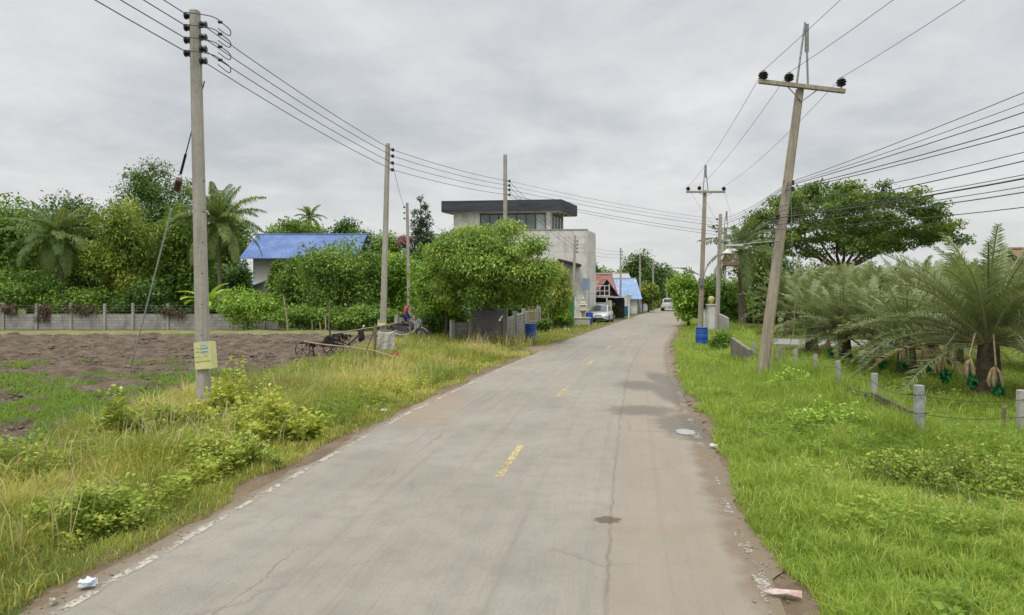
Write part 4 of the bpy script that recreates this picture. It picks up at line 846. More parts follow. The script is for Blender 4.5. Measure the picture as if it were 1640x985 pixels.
def gable(name, label, cat, x0, x1, y, dep, eave, ridge, mwall, mroof, over=.6, axis='x', wins=(), group=None, gm=None, rot=0):
    """house with a ridge along x (axis='x') or along y"""
    t = thing(name, label, cat, ((x0+x1)/2, y, 0), rot, group); w_ = (x1-x0)/2
    MB().box((0, dep/2, eave/2), (2*w_, dep, eave)).build('wall', mwall, t)
    if axis == 'x':
        pts = [(-w_-over, -over, eave-.12), (w_+over, -over, eave-.12), (w_+over, dep/2, ridge), (-w_-over, dep/2, ridge), (w_+over, dep+over, eave-.12), (-w_-over, dep+over, eave-.12)]
        g = MB(); up = .07
        g.add([Vector(p) for p in pts[:4]]+[Vector(p)+Vector((0, 0, up)) for p in pts[:4]], [(0, 1, 2, 3), (4, 5, 6, 7), (0, 1, 5, 4), (1, 2, 6, 5), (2, 3, 7, 6), (3, 0, 4, 7)])
        g.add([Vector(pts[i]) for i in (3, 2, 4, 5)]+[Vector(pts[i])+Vector((0, 0, up)) for i in (3, 2, 4, 5)], [(0, 1, 2, 3), (4, 5, 6, 7), (0, 1, 5, 4), (1, 2, 6, 5), (2, 3, 7, 6), (3, 0, 4, 7)])
        g.build('roof', mroof, t)
        MB().tube([(-w_-over, dep/2, ridge+.08), (w_+over, dep/2, ridge+.08)], .09, 6).build('ridge_cap', mroof, t)
        for s in (-1, 1): MB().prism([(0, 0), (dep, 0), (dep/2, ridge-eave-.05)], 0, .1).build('gable', gm or mwall, t).matrix_local = Matrix.Translation((s*w_-(.1 if s > 0 else 0)*0-.05, 0, eave)) @ Matrix(((0, 1, 0, 0), (1, 0, 0, 0), (0, 0, 1, 0), (0, 0, 0, 1)))
    else:
        g = MB(); up = .07
        for s in (-1, 1):
            a = [Vector((s*(w_+over), -over, eave-.15)), Vector((s*(w_+over), dep+over, eave-.15)), Vector((0, dep+over, ridge)), Vector((0, -over, ridge))]
            g.add(a+[p+Vector((0, 0, up)) for p in a], [(0, 1, 2, 3), (4, 5, 6, 7), (0, 1, 5, 4), (1, 2, 6, 5), (2, 3, 7, 6), (3, 0, 4, 7)])
        g.build('roof', mroof, t); MB().prism([(-w_, eave), (w_, eave), (0, ridge-.05)], .02, .12).build('gable', gm or mwall, t)
    for (xw, zw, ww, hw) in wins:
        f = MB(); f.box((xw, -.03, zw), (ww, .08, .07)).box((xw, -.03, zw+hw), (ww, .08, .07)).box((xw-ww/2, -.03, zw+hw/2), (.07, .08, hw)).box((xw+ww/2, -.03, zw+hw/2), (.07, .08, hw)).box((xw, -.03, zw+hw/2), (.05, .07, hw))
        f = f.build('window', M_whitep, t); MB().add([(xw-ww/2, -.012, zw), (xw+ww/2, -.012, zw), (xw+ww/2, -.012, zw+hw), (xw-ww/2, -.012, zw+hw)], [(0, 1, 2, 3)]).build('pane', M_glass, f)
    return t
M_blue = roof_mat('blue_metal_roof', (.07, .13, .32), (.12, .19, .39), .42, 0, None); M_blue2 = roof_mat('blue_sheet_roof', (.16, .26, .44), (.25, .34, .5), .5, 0, (.36, .42, .5))
M_red = roof_mat('red_tile_roof', (.22, .08, .06), (.15, .06, .05), .3, 1, (.32, .2, .16)); M_brr = roof_mat('brown_tile_roof', (.26, .13, .085), (.19, .10, .07), .3, 1)
# blue roofed house half hidden in the trees on the left
xA, xB = W(388, 400, 62).x, W(560, 400, 62).x
H1 = gable('blue_roof_house', 'cream two-storey house with bright blue metal roof among the trees', 'house', xA+1.0, xB, 62, 6.5, W(400, 413, 62).z, W(400, 378, 65).z+.1, M_cream, M_blue, .9, 'x', [(-2.2, 3.6, 1.2, 1.3)])
g = MB(); x0_ = W(350, 455, 60).x-H1.location.x; x1_ = W(412, 455, 60).x-H1.location.x; zc = W(380, 458, 60).z
g.add([(x0_, -3.2, zc-.35), (x1_, -3.2, zc), (x1_, .0, zc+.45), (x0_, 0, zc+.1), (x0_, -3.2, zc-.27), (x1_, -3.2, zc+.08), (x1_, .0, zc+.53), (x0_, 0, zc+.18)], [(0, 1, 2, 3), (4, 5, 6, 7), (0, 1, 5, 4), (1, 2, 6, 5), (2, 3, 7, 6), (3, 0, 4, 7)]).build('porch_roof', mat('faded_blue_sheet', (.28, .38, .52), (.2, .3, .45)), H1)
# roadside houses on the left beyond the box house
hs_ = [('red_roof_house', 'house with red tiled gable roof beyond the grey box house', 938, 986, 70, 6, 466, 441, M_cream, M_red, 'x'),
       ('grey_roof_house', 'low house with a grey sheet roof behind the red tiled one', 950, 1012, 86, 6, 452, 439, M_cream, mat('grey_sheet', (.42, .40, .38), (.33, .32, .31)), 'x'),
       ('blue_shed', 'open shed with a sloping light blue roof up the road', 984, 1026, 80, 7, 478, 447, M_whitep, M_blue2, 'x'),
       ('small_red_house', 'little house with a red gable facing the road, next to the silver car', 952, 990, 67.5, 5, 474, 448, M_whitep, M_red, 'y')]
for nm_, lb, a, b, Y, dp, e_, r_, mw, mr, ax in hs_:
    xa_, xb_ = W(a, 470, Y).x, W(b, 470, Y).x
    gable(nm_, lb, 'house', xa_+.4, xb_-.4, Y, dp, max(W(0, e_, Y).z, 1.6), W(0, r_, Y+(dp/2 if ax == 'x' else 0)).z, mw, mr, .5, ax, [(0, 1.0, 1.0, 1.0)], gm=M_black if ax == 'y' else None)
# carport with a near-black back wall between the houses
q = W(962, 480, 64); t = thing('carport', 'dark open carport with a white frame behind the silver car', 'carport', (q.x, 64, 0))
MB().box((.6, 1.6, 2.1), (4.4, 3.2, .08)).build('roof', M_cwall, t)
for x_ in (-1.5, .6, 2.7): MB().box((x_, .08, 1.03), (.12, .12, 2.06)).build('post', M_whitep, t)
MB().box((.6, 3.1, 1.0), (4.4, .1, 2.0)).build('back_wall', mat('near_black_back', (.03, .03, .035), (.05, .05, .055)), t)
# white lattice frame (unfinished stair rail) above it
t = thing('white_railing', 'white lattice railing in front of the red tiled roof', 'railing', (W(941, 470, 63).x, 64.4, 2.14)); g = MB()
for k in range(6): g.box((k*.45, 0, .55), (.06, .06, 1.1))
for z_ in (.1, .55, 1.05): g.box((1.12, 0, z_), (2.3, .05, .06))
g.build('railing_bars', M_whitep, t)
for x_ in (0, 2.25): MB().box((x_, 0, .6), (.09, .09, 1.25)).build('post', M_whitep, t)
# houses glimpsed behind the date palms
gable('thatched_house', 'house with a shaggy brown roof at the right picture edge', 'house', 28.8, 37, 35, 5, 2.5, 4.9, M_whitep, mat('thatch', (.30, .20, .12), (.20, .13, .08), 3, 1, 1.0, streak=(8, 8, 1)), .9, 'x', [(-2.4, 1, 1.2, 1.2)])
gable('garden_house', 'white house with a low red roof behind the date palms', 'house', W(1500, 470, 60).x, W(1585, 470, 60).x, 60, 5, 2.9, 4.2, M_whitep, M_brr, .5, 'x', [(-1, 1, 1.2, 1.1)])
# thin white gate pillars with a round lamp by the right-hand road
q = G(1139, 531); t = thing('gate_pillar', 'white gate pillar with a yellow ball lamp beside the cross-arm pole', 'gate pillar', (q[0], q[1], 0))
MB().box((0, 0, .85), (.42, .42, 1.7)).build('shaft', M_whitep, t, bevel=.02); MB().box((0, 0, 1.74), (.54, .54, .08)).build('cap', M_whitep, t)
MB().lathe([(.02, 0), (.08, .05), (.20, .2), (.22, .32), (.15, .46), (.02, .5)], (0, 0, 1.79), 14).build('ball_lamp', mat('yellow_globe', (.62, .58, .22), (.5, .46, .18), rough=.3, bump=0), t, smooth=True)
wall_run('white rendered gate wall behind the ball lamp pillar', G(1128, 529), G(1146, 528), 1.35, 1.35, M_whitep, cap=True)
wall_run('short greyish wall piece between rack pole and bush', G(1152, 533), G(1166, 536), 1.2, 1.0, M_cwall)
# white gate and fence runs far up the left side
def rail_fence(label, a, b, h, n, m, name='balustrade'):
    a, b = Vector((*a, 0)), Vector((*b, 0)); d = b-a; L = d.length; t = thing(name, label, 'fence', a, math.atan2(d.y, d.x))
    for z_ in (.12, h-.06): MB().box((L/2, 0, z_), (L, .14, .12)).build('rail', m, t)
    for i in range(n): MB().lathe([(.06, .18), (.09, .4*h), (.05, .6*h), (.07, h-.12)], (L*(i+.5)/n, 0, 0), 8).build('baluster', m, t)
    for x_ in (0, L): MB().box((x_, 0, h/2+.1), (.28, .28, h+.2)).build('pillar', m, t)
rail_fence('cream balustrade behind the roof of the silver car', (W(945, 500, 62).x+.2, 61.6), (W(977, 500, 62).x, 62.2), 1.6, 9, M_cream)
rail_fence('cream balustrade further up the road past the teal drum', (W(984, 500, 68).x-.4, 66), (W(1004, 500, 78).x-.8, 76), 1.3, 10, M_whitep)
wall_run('white gate wall up the road beside the far pole', (W(1002, 500, 78).x, 78), (W(1014, 500, 78).x, 80), 2.2, 2.2, M_whitep, cap=True, posts=2, pm=M_whitep)
wall_run('low white roadside wall near the far bend', (W(1024, 497, 88).x, 88), (W(1036, 497, 95).x, 95), 1.5, 1.5, M_whitep, posts=3, pm=M_whitep)

# ---------------------------------------------------------------- trees
bk = 'trees behind the block wall'
tree('broadleaf_tree', 'dark tree at the left picture edge, its crown cut by the frame', 'mid', 10, 322, 150, 500, 58, 7500, .34, group=bk, seed=1)
tree('broadleaf_tree', 'dark tree rising behind the left coconut palm', 'dark', 88, 312, 150, 470, 68, 7500, .34, group=bk, seed=2)
tree('mango_tree', 'rounded yellow-green mango tree right of the left coconut palm', 'mango', 200, 310, 130, 500, 52, 9500, .30, 30, bk, 'tree', .25, 3, rl=(.2, .32), wr=.36)
tree('feathery_tree', 'tallest dark feathery tree behind the mango tree', 'dark', 250, 258, 150, 480, 64, 14000, .28, 44, bk, 'tree', .3, 4, .6, rl=(.16, .32), wr=.45, shell=.4, core=6)
tree('broadleaf_tree', 'mid green tree directly behind the left concrete pole', 'mid', 300, 330, 100, 520, 54, 6500, .30, group=bk, seed=5)
tree('broadleaf_tree', 'tree crown behind the right coconut palm, beside the blue roof', 'mid', 362, 318, 74, 460, 66, 4500, .30, group=bk, seed=6)
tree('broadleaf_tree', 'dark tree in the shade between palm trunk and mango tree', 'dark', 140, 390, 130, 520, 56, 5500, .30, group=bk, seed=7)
tree('undergrowth_bush', 'bright green bush behind the wall at the far left', 'mid', 25, 425, 130, 512, 49, 4500, .22, group='bushes behind the block wall', kind='bush', trunk=.07, seed=8, low=-.4)
tree('undergrowth_bush', 'low bush behind the wall between the two palms', 'mid', 130, 462, 120, 525, 49.5, 2500, .22, group='bushes behind the block wall', kind='bush', trunk=.07, seed=9, low=-.4)
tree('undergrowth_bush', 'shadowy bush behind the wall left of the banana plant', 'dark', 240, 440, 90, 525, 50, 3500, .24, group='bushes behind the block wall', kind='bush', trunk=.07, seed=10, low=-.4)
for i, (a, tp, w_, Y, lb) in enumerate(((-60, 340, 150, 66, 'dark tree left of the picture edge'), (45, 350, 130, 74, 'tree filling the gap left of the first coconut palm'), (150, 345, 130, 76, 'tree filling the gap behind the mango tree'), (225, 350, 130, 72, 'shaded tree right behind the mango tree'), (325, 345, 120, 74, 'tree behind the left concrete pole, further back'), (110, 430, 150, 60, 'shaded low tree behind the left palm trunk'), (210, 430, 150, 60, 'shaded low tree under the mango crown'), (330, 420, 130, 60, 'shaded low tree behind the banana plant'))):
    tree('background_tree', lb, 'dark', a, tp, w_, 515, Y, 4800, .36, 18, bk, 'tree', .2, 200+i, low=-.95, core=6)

palm('coconut_palm', 'coconut palm with leaning pale trunk behind the wall at the left', (W(105, 500, 51).x, 51, 0), W(90, 380, 51), 36, 3.7, 'palm', .17, seed=1, group='coconut palms', el=(-50, 80), leaf=.8, lw=.085, pairs=40, droop=.95)
palm('coconut_palm', 'tall coconut palm showing right behind the left concrete pole', (W(352, 500, 52).x, 52, 0), W(350, 356, 52), 38, 4.1, 'palm', .17, seed=2, group='coconut palms', el=(-55, 85), leaf=.85, lw=.09, pairs=42, droop=.9)
palm('coconut_palm', 'coconut palm behind the rack pole on the right of the road', (W(1188, 528, 46).x, 46, 0), W(1186, 402, 46), 24, 3.1, 'palm', .24, M_bark, 3, 'coconut palms', (-55, 75), .7, .075, 32, 1.0)
palm('coconut_palm', 'tiny far palm poking above the trees behind the blue roof', (W(497, 500, 98).x, 98, 0), W(497, 348, 98), 18, 2.6, 'palm', .2, seed=4, group='coconut palms', el=(-40, 80), leaf=.6, lw=.12, pairs=22)
# banana plant
bn = thing('banana_plant', 'banana plant with broad pale leaves behind the wall left of the pole', 'banana plant', (W(305, 500, 45).x, 47.5, 0)); MB().tube([(0, 0, -.1), (0, 0, 1.7)], [.16, .1], 9).build('stem', mat('banana_stem', (.2, .22, .09), (.14, .12, .06)), bn, smooth=True)
Vs, Fs, Ts, k0 = [], [], [], 0
for i in range(11):
    az = i*2.4; e0 = R(75-5*i); P = [np.array([0, 0, 1.55])]; L = 2.3; d = np.array([math.cos(az), math.sin(az), 0]); sd = np.array([-math.sin(az), math.cos(az), 0])
    for j in range(8): a = e0-1.1*(j/7)**1.3; P.append(P[-1]+(d*math.cos(a)+np.array([0, 0, 1])*math.sin(a))*L/8)
    P = np.array(P); w_ = .30*np.sin(np.linspace(.05, 1, 9)*np.pi*.93)**.7+.02
    V = np.concatenate([P-sd*w_[:, None]+np.array([0, 0, .08]), P, P+sd*w_[:, None]+np.array([0, 0, .08])]); q = np.arange(8)
    Fs.append(np.concatenate([np.stack([q, q+1, q+10, q+9], 1), np.stack([q+9, q+10, q+19, q+18], 1)])+k0); Vs.append(V); Ts.append(np.full(27, .5+.3*RNG.random())); k0 += 27
npmesh('leaves', np.concatenate(Vs), np.concatenate(Fs), LM['fresh'], bn, np.concatenate(Ts))
fg = 'bushes and small trees round the blue roofed house'
tree('small_tree', 'dark small tree between the right coconut palm and the cream house wall', 'dark', 384, 418, 44, 520, 57, 2600, .26, 16, fg, 'tree', .12, 311)
tree('small_tree', 'small tree hiding the window of the cream house', 'mid', 448, 425, 46, 522, 52, 3000, .22, 16, fg, 'tree', .1, 312)
tree('leafy_bush', 'light green spreading bush at the end of the block wall', 'fresh', 395, 462, 100, 530, 43.5, 5000, .17, 22, fg, 'bush', .07, 11, low=-.5)
tree('small_tree', 'dark small tree in front of the cream house wall', 'mid', 474, 412, 70, 522, 49, 5500, .22, 26, fg, 'tree', .1, 12)
tree('small_tree', 'dense fresh green tree covering the right end of the blue roof', 'mid', 545, 386, 150, 524, 46, 12000, .2, 34, fg, 'tree', .16, 13, low=-.9)
tree('small_tree', 'yellow-green tree between the second and third left poles', 'fresh', 628, 398, 80, 515, 48, 6500, .22, 24, fg, 'tree', .14, 14, low=-.9)
tree('hedge_bush', 'low hedge behind the black handcart frame', 'mid', 500, 488, 120, 532, 43, 4200, .18, 22, fg, 'bush', .06, 15, low=-.3)
tree('hedge_bush', 'low hedge left of the motorcycle', 'mid', 590, 490, 90, 535, 41.5, 3600, .18, 20, fg, 'bush', .06, 16, low=-.3)
tree('creeper_covered_tree', 'creeper-covered tree behind the rider, left of the street tree', 'mid', 694, 392, 76, 545, 40.5, 8000, .20, 28, fg, 'tree', .14, 17, low=-1, flat=1.1)
tree('leafy_bush', 'dark bush at the foot of the street tree, right of the motorcycle', 'mid', 722, 470, 90, 550, 37.2, 5500, .15, 22, fg, 'bush', .07, 18, low=-.6)
# tall conifer-like tree
cf = thing('conifer_tree', 'tall bluish tiered tree behind the short pole', 'tree', (W(674, 500, 72).x, 72, 0)); zt_ = W(674, 315, 72).z; MB().tube([(0, 0, -.1), (0, 0, zt_-.5)], [.22, .05], 8).build('trunk', M_bark, cf, smooth=True)
bl = []; rg = random.Random(5)
for k in range(15):
    z_ = zt_-.4-k*.66; rr_ = .5+2.1*(k/14)**.7
    for j in range(3+k//2): a = rg.uniform(0, 6.28); bl.append((math.cos(a)*rr_*.62, math.sin(a)*rr_*.62, z_+rg.uniform(-.2, .2), rr_*.42, rr_*.42, .34))
leafcloud('crown', bl, 17000, .28, LM['blue'], cf, .42, .1, .4, seed=5)
tree('blossom_tree', 'small pinkish tree top between second pole and conifer', 'pink', 648, 374, 26, 396, 66, 900, .2, 10, None, 'tree', .08, 19)
tree('far_tree', 'tree tops above the left end of the blue roof', 'mid', 480, 350, 110, 400, 88, 5000, .36, 22, 'far trees', 'tree', .2, 20)
tree('far_tree', 'tree tops behind the right part of the blue roof', 'dark', 560, 352, 80, 410, 90, 3500, .36, 20, 'far trees', 'tree', .2, 21)
tree('far_tree', 'distant tree between the second pole and the far palm', 'mid', 610, 372, 70, 440, 92, 3000, .36, 18, 'far trees', 'tree', .2, 22)
# the round street tree
tree('street_tree', 'big round light green tree over the roadside wall in front of the box house', 'street', 784, 350, 208, 508, 32.6, 34000, .155, 80, None, 'tree', .17, 23, .75, .9, 0.5, .5, (.10, .27), tx=W(776, 540, 32.6).x, low=-.85, core=5, shell=.5, up=.7)
tree('roadside_tree', 'looser yellowish tree just right of the round street tree', 'mango', 888, 408, 60, 512, 47, 4500, .22, 20, None, 'tree', .12, 24, wr=.3, droop=1.2, shell=.4)
tree('climber_bush', 'leafy climber hanging left under the street tree crown', 'fresh', 712, 400, 96, 505, 35.5, 6500, .16, 34, None, 'bush', .08, 25, low=-.8)
for i, (a, b, c, d, Y, n, lb, lm) in enumerate(((906, 498, 20, 518, 49, 900, 'bush below the concrete pole at the spirit shrine', 'fresh'), (898, 494, 30, 520, 47, 1500, 'bush against the cream fence wall', 'fresh'), (985, 488, 16, 505, 66, 900, 'dark bush behind the silver car', 'dark'), (870, 512, 26, 530, 43, 900, 'weedy bush at the foot of the cream fence', 'mid'))):
    tree('roadside_bush', lb, lm, a, b, c, d, Y, n, .18, 12, 'bushes along the left roadside', 'bush', .05, 30+i, low=-.3)
for i, (a, b, c, d, Y, lb) in enumerate(((775, 452, 90, 522, 47, 'shrub behind the stained wall, left part, under the street tree'), (835, 458, 80, 522, 48, 'shrub behind the stained wall, right part, under the street tree'))):
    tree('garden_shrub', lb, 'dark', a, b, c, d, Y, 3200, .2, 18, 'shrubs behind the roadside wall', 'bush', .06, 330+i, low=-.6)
# far end of the road
tree('far_tree', 'dark spreading tree where the road disappears', 'dark', 1030, 406, 76, 500, 112, 6000, .42, 26, 'far trees', 'tree', .3, 40)
tree('far_tree', 'green tree line left of the dark spreading tree', 'mid', 985, 428, 80, 480, 125, 4000, .45, 22, 'far trees', 'tree', .3, 41)
tree('far_tree', 'dark trees right of the grey box house', 'dark', 950, 420, 44, 470, 100, 3000, .4, 18, 'far trees', 'tree', .3, 42)
tree('far_tree', 'trees closing the view above the white pickup', 'mid', 1075, 432, 70, 500, 122, 4500, .45, 22, 'far trees', 'tree', .3, 43)
tree('far_tree', 'bushy yellow-green tree beside the far gate', 'mango', 1038, 455, 34, 497, 86, 2600, .3, 18, 'far trees', 'tree', .12, 44)
# right side
tree('roadside_tree', 'small fresh green tree at the right kerb before the pickup', 'fresh', 1098, 424, 54, 516, 50, 5000, .22, 24, None, 'tree', .09, 45, tx=W(1102, 500, 50).x)
tree('roadside_tree', 'leafy tree behind the white gate pillar', 'mid', 1160, 440, 90, 530, 50, 6500, .24, 24, 'trees on the right of the road', 'tree', .14, 46, low=-.9)
tree('roadside_tree', 'dark tree behind the trunk of the right coconut palm', 'dark', 1225, 400, 110, 535, 56, 7500, .28, 26, 'trees on the right of the road', 'tree', .2, 47, low=-.95)
tree('roadside_bush', 'rounded bush at the start of the wire fence', 'mid', 1156, 532, 40, 574, 28, 3200, .09, 20, None, 'bush', .04, 48, low=-.4)
tree('backdrop_tree', 'dark hedge tree behind the date palms, left part', 'dark', 1330, 425, 180, 530, 72, 7000, .34, 26, 'hedge trees behind the date palms', 'tree', .2, 49, low=-.95)
tree('backdrop_tree', 'dark hedge tree behind the date palms, right part', 'dark', 1490, 432, 200, 530, 74, 7000, .34, 26, 'hedge trees behind the date palms', 'tree', .2, 50, low=-.95)
tree('backdrop_tree', 'hedge tree behind the shaggy roof house', 'mid', 1640, 425, 200, 530, 70, 6000, .34, 26, 'hedge trees behind the date palms', 'tree', .2, 51, low=-.95)
rgw = np.random.default_rng(3); bl = [(x, 150+60*abs(math.sin(x*.013))+rgw.uniform(-12, 12), rgw.uniform(1.5, 3.5), rgw.uniform(6, 11), 5, rgw.uniform(3, 6.5)) for x in np.arange(-260, 330, 6.0) if not 30 < x < 50]
o = leafcloud('far_woods', bl, 26000, 1.0, LM['dark'], None, .6, .1, .5, seed=400); tag(o, 'low far-off belt of dark trees along the horizon', 'woods', kind='stuff')
# umbrella-shaped rain tree
rt = thing('rain_tree', 'huge umbrella-shaped rain tree towering behind the date palms', 'tree', (W(1350, 500, 72).x, 72, 0)); rg = random.Random(12); bl = []
cx0 = W(1354, 350, 72).x-rt.location.x; hw = 170/FPX*72
ztop = W(0, 292, 72).z; zlow = W(0, 405, 72).z
for k in range(250):
    a = rg.uniform(0, 6.28); rr_ = rg.random()**.5; x_ = math.cos(a)*rr_; y_ = math.sin(a)*rr_
    top_ = zlow+(ztop-zlow-.2)*max(.12, 1-abs(x_+.05)**2.4*.62-.15*y_*y_); bot_ = zlow-.9+(1.9*max(0, x_-.35)/.65)+.5*abs(y_)
    z_ = bot_+(top_-bot_)*rg.random()**.8
    bl.append((cx0+x_*hw*.98, y_*8, z_, rg.uniform(.8, 1.8), rg.uniform(.9, 1.7), rg.uniform(.3, .6)))
g = MB(); g.tube([(0, 0, -.1), (.1, 0, 2.5), (-.1, 0, 5)], [.6, .5, .42], 10)
for k in range(9):
    a = -1+2*k/8; b = Vector((cx0+a*hw*.72, rg.uniform(-3, 3), zlow+(ztop-zlow)*(.55-.25*a*a))); m1 = Vector((cx0*.5+a*hw*.28, 0, 6.5)); g.tube([(-.1, 0, 4.8), m1, (m1+b)/2+Vector((0, 0, .2)), b], [.2, .15, .1, .04], 7)
g.build('trunk', M_bark, rt, smooth=True); leafcloud('crown', bl, 42000, .32, LM['rain'], rt, .6, .1, .45, seed=60, upn=.9)

# date palms
def date(label, px_, pb, dy_n, fl, nf, seed, hgt=1.0, leaf=.42, lw=.03, pairs=34, tr=.34):
    x, y = G(px_, pb)
    return palm('date_palm', label, (x, y, 0), (x, y, hgt), nf, fl, 'date', tr, M_dtr, seed, 'date palms in the garden', (-10, 89), leaf, lw, pairs, .8, True, 'date palm', 1.15), (x, y)
M_dtr = mat('date_palm_trunk', (.14, .10, .065), (.06, .045, .03), 7, 1, 1.0)
M_net = leafmat('green_net', (.01, .10, .025), (.02, .17, .05), (.04, .26, .08), .3); M_bag = mat('paper_wrap', (.40, .33, .19), (.27, .20, .10), 9, .9, .6)
DP = [('largest date palm, nearest the camera at the right edge', 1583, 628, 3.3, 64, 1, 1.25, .42, .03, 60),
      ('second date palm, low and bushy with bagged fruit, left of the largest', 1452, 597, 2.25, 56, 2, .8, .34, .03, 46),
      ('date palm in the middle of the front row behind the third fence post', 1352, 577, 2.3, 52, 3, .9, .34, .033, 40),
      ('leftmost date palm of the front row, beside the leaning pole', 1300, 562, 2.4, 48, 4, 1.0, .38, .038, 38),
      ('date palm behind the gap between the two nearest ones', 1530, 582, 2.4, 50, 5, 1.1, .36, .035, 38),
      ('date palm filling the gap between the second palm and the third fence post', 1402, 581, 2.3, 46, 7, 1.0, .36, .035, 36),
      ('date palm just right of the second bagged one, further back', 1492, 574, 2.5, 46, 8, 1.2, .36, .035, 36),
      ('date palm at the right picture edge behind the largest', 1668, 592, 2.6, 50, 6, 1.2, .38, .035, 38)]
bags = {0: ((-.9, -.6, .62), (-.5, -.95, .45), (.75, -.8, .6), (-1.3, -.2, .7), (1.1, .1, .55)), 1: ((-.55, -.6, .6), (.05, -.85, .55), (.55, -.7, .6), (-.9, -.1, .55)), 2: ((-.8, -.5, .6),), 7: ((-.9, -.6, .8), (-.3, -.9, .7))}
for i, a in enumerate(DP):
    t, (x, y) = date(a[0], a[1], a[2], 0, a[3], a[4], a[5], a[6], a[7], a[8], a[9], .27 if i < 2 else .24)
    for j, (bx_, by_, bz_) in enumerate(bags.get(i, ())):
        MB().tube([(bx_*.25, by_*.25, a[6]), (bx_*.7, by_*.7, a[6]+.25), (bx_, by_, bz_+.32)], .02, 5).build('fruit_stalk', M_bamboo, t)
        g = MB(); rg = random.Random(i*9+j)
        for s_ in range(5):
            ox, oy, oz = rg.uniform(-.09, .09), rg.uniform(-.08, .08), rg.uniform(-.05, .1); g.tube([(bx_*.9, by_*.9, bz_+.3), (bx_+ox, by_+oy, bz_+.14+oz), (bx_+ox*1.5, by_+oy*1.5, bz_-.08+oz), (bx_+ox*1.4+.02, by_+oy*1.3, bz_-.2+oz)], [.012, .035, .042, .02], 7)
        g.build('wrapped_fruit', M_bag, t, smooth=True)
        if (i+j) % 2 == 0 or i < 2: leafcloud('green_net', [(bx_+.08, by_, bz_-.22,   .11, .11, .2)], 130, .10, M_net, t, .7, 1.5, .6, seed=j)
dl = ['behind the driveway next to the coconut palm', 'second from the left across the driveway', 'third from the left across the driveway', 'fourth across the driveway, under the rain tree trunk', 'fifth across the driveway', 'sixth across the driveway', 'seventh across the driveway behind the largest palm', 'eighth across the driveway at the picture edge']
for i, (px_, Y, sz) in enumerate(((1262, 40, 2.8), (1318, 43, 3.2), (1368, 40, 3.3), (1418, 42, 3.2), (1462, 39, 3.4), (1512, 41, 3.4), (1566, 38, 3.4), (1630, 36, 3.6))):
    x = (px_-820)/FPX*Y
    palm('date_palm', 'grey-green date palm '+dl[i], (x, Y, 0), (x, Y, 1.5), 46, sz, 'date', .26, M_dtr, 70+i, 'date palms in the garden', (-15, 88), .5, .07, 26, .7, True, 'date palm')
for i, (px_, Y) in enumerate(((1290, 53), (1350, 55), (1400, 52), (1445, 56), (1495, 54), (1545, 55))):
    x = (px_-820)/FPX*Y
    palm('date_palm', 'far date palm of the back row, number %d from the left in that row'.replace('number %d from the left in that row', ['leftmost of that row', 'second of that row from the left', 'third of that row from the left', 'third of that row from the right', 'second of that row from the right', 'rightmost of that row'][i]), (x, Y, 0), (x, Y, 2.0), 40, 3.5, 'date', .26, M_dtr, 90+i, 'date palms in the garden', (-15, 88), .55, .1, 22, .7, True, 'date palm')

# yellow-leaved weeds round the first pole and other verge shrubs
def weed(label, px_, pb, ptop, pw, n, lf, lm, seed, name='weed_bush', grp='leafy weeds on the left verge', gap=.0):
    """straggling clump: many thin stems of different heights, each with its own leaves"""
    x, y = G(px_, pb); rg = np.random.default_rng(seed); t = thing(name, label, 'weed', (x, y, 0), 0, grp); Rx = pw/2/FPX*y*1.15; H = W(px_, ptop, y).z*1.1
    ns = max(26, int(pw*.55)); a = rg.uniform(0, 6.28, ns); r = rg.random(ns)**.6; P = np.stack([np.cos(a)*r*Rx, np.sin(a)*r*Rx*.7], 1)
    h = H*(1-.6*r**1.5)*rg.uniform(.35, 1.1, ns); g = MB(); lean = rg.normal(size=(ns, 2))*.18
    for p, hh_, l in zip(P, h, lean): g.tube([(p[0], p[1], -.03), (p[0]+l[0]*hh_*.5, p[1]+l[1]*hh_*.5, hh_*.6), (p[0]+l[0]*hh_, p[1]+l[1]*hh_, hh_*.95)], [.006, .005, .002], 4)
    g.build('stems', M_stem, t)['kind'] = 'stuff'
    k = rg.integers(0, ns, n); f = rg.random(n)**.75; an = rg.uniform(0, 6.28, n); d = np.stack([np.cos(an), np.sin(an), 0*an], 1)
    C = np.stack([P[k, 0]+lean[k, 0]*h[k]*f, P[k, 1]+lean[k, 1]*h[k]*f, h[k]*f], 1)+d*(.02+.16*H*(1.05-f)*rg.random(n))[:, None]
    ax = nrm(d+np.array([0, 0, .3])+rg.normal(size=(n, 3))*.35); L = (lf*rg.uniform(.5, 1.4, n))[:, None]; nn = nrm(np.array([0, 0, 1.])+rg.normal(size=(n, 3))*.45); sd = nrm(np.cross(ax, nn))*L*.32
    V = np.stack([C, C+ax*L*.45+sd, C+ax*L-nn*L*.12, C+ax*L*.45-sd], 1).reshape(-1, 3); q = np.arange(n)*4; st = rg.random(ns)
    npmesh('foliage', V, np.stack([q, q+1, q+2, q+3], 1), LM[lm], t, np.repeat(np.clip(.15+.35*st[k]+.3*f+.12*rg.normal(size=n), 0, 1), 4))
M_stem = mat('weed_stem', (.22, .28, .07), (.18, .2, .06))
weed('tall yellow-green weed clump right of the first pole', 375, 672, 582, 88, 2600, .085, 'yellow', 80)
weed('broad low patch of yellow weeds in front of the first pole', 425, 706, 628, 150, 3800, .085, 'yellow', 81)
weed('yellow weeds at the foot of the first pole, left side', 312, 688, 640, 60, 1100, .08, 'yellow', 82)
weed('green climbing weed heap left of the pole', 195, 712, 622, 80, 2300, .08, 'mango', 83)
weed('dark leafy weeds low on the verge, left foreground', 160, 842, 770, 130, 4200, .05, 'mango', 84)
weed('leafy weeds at the left picture edge', 30, 775, 690, 130, 4200, .055, 'mango', 85)
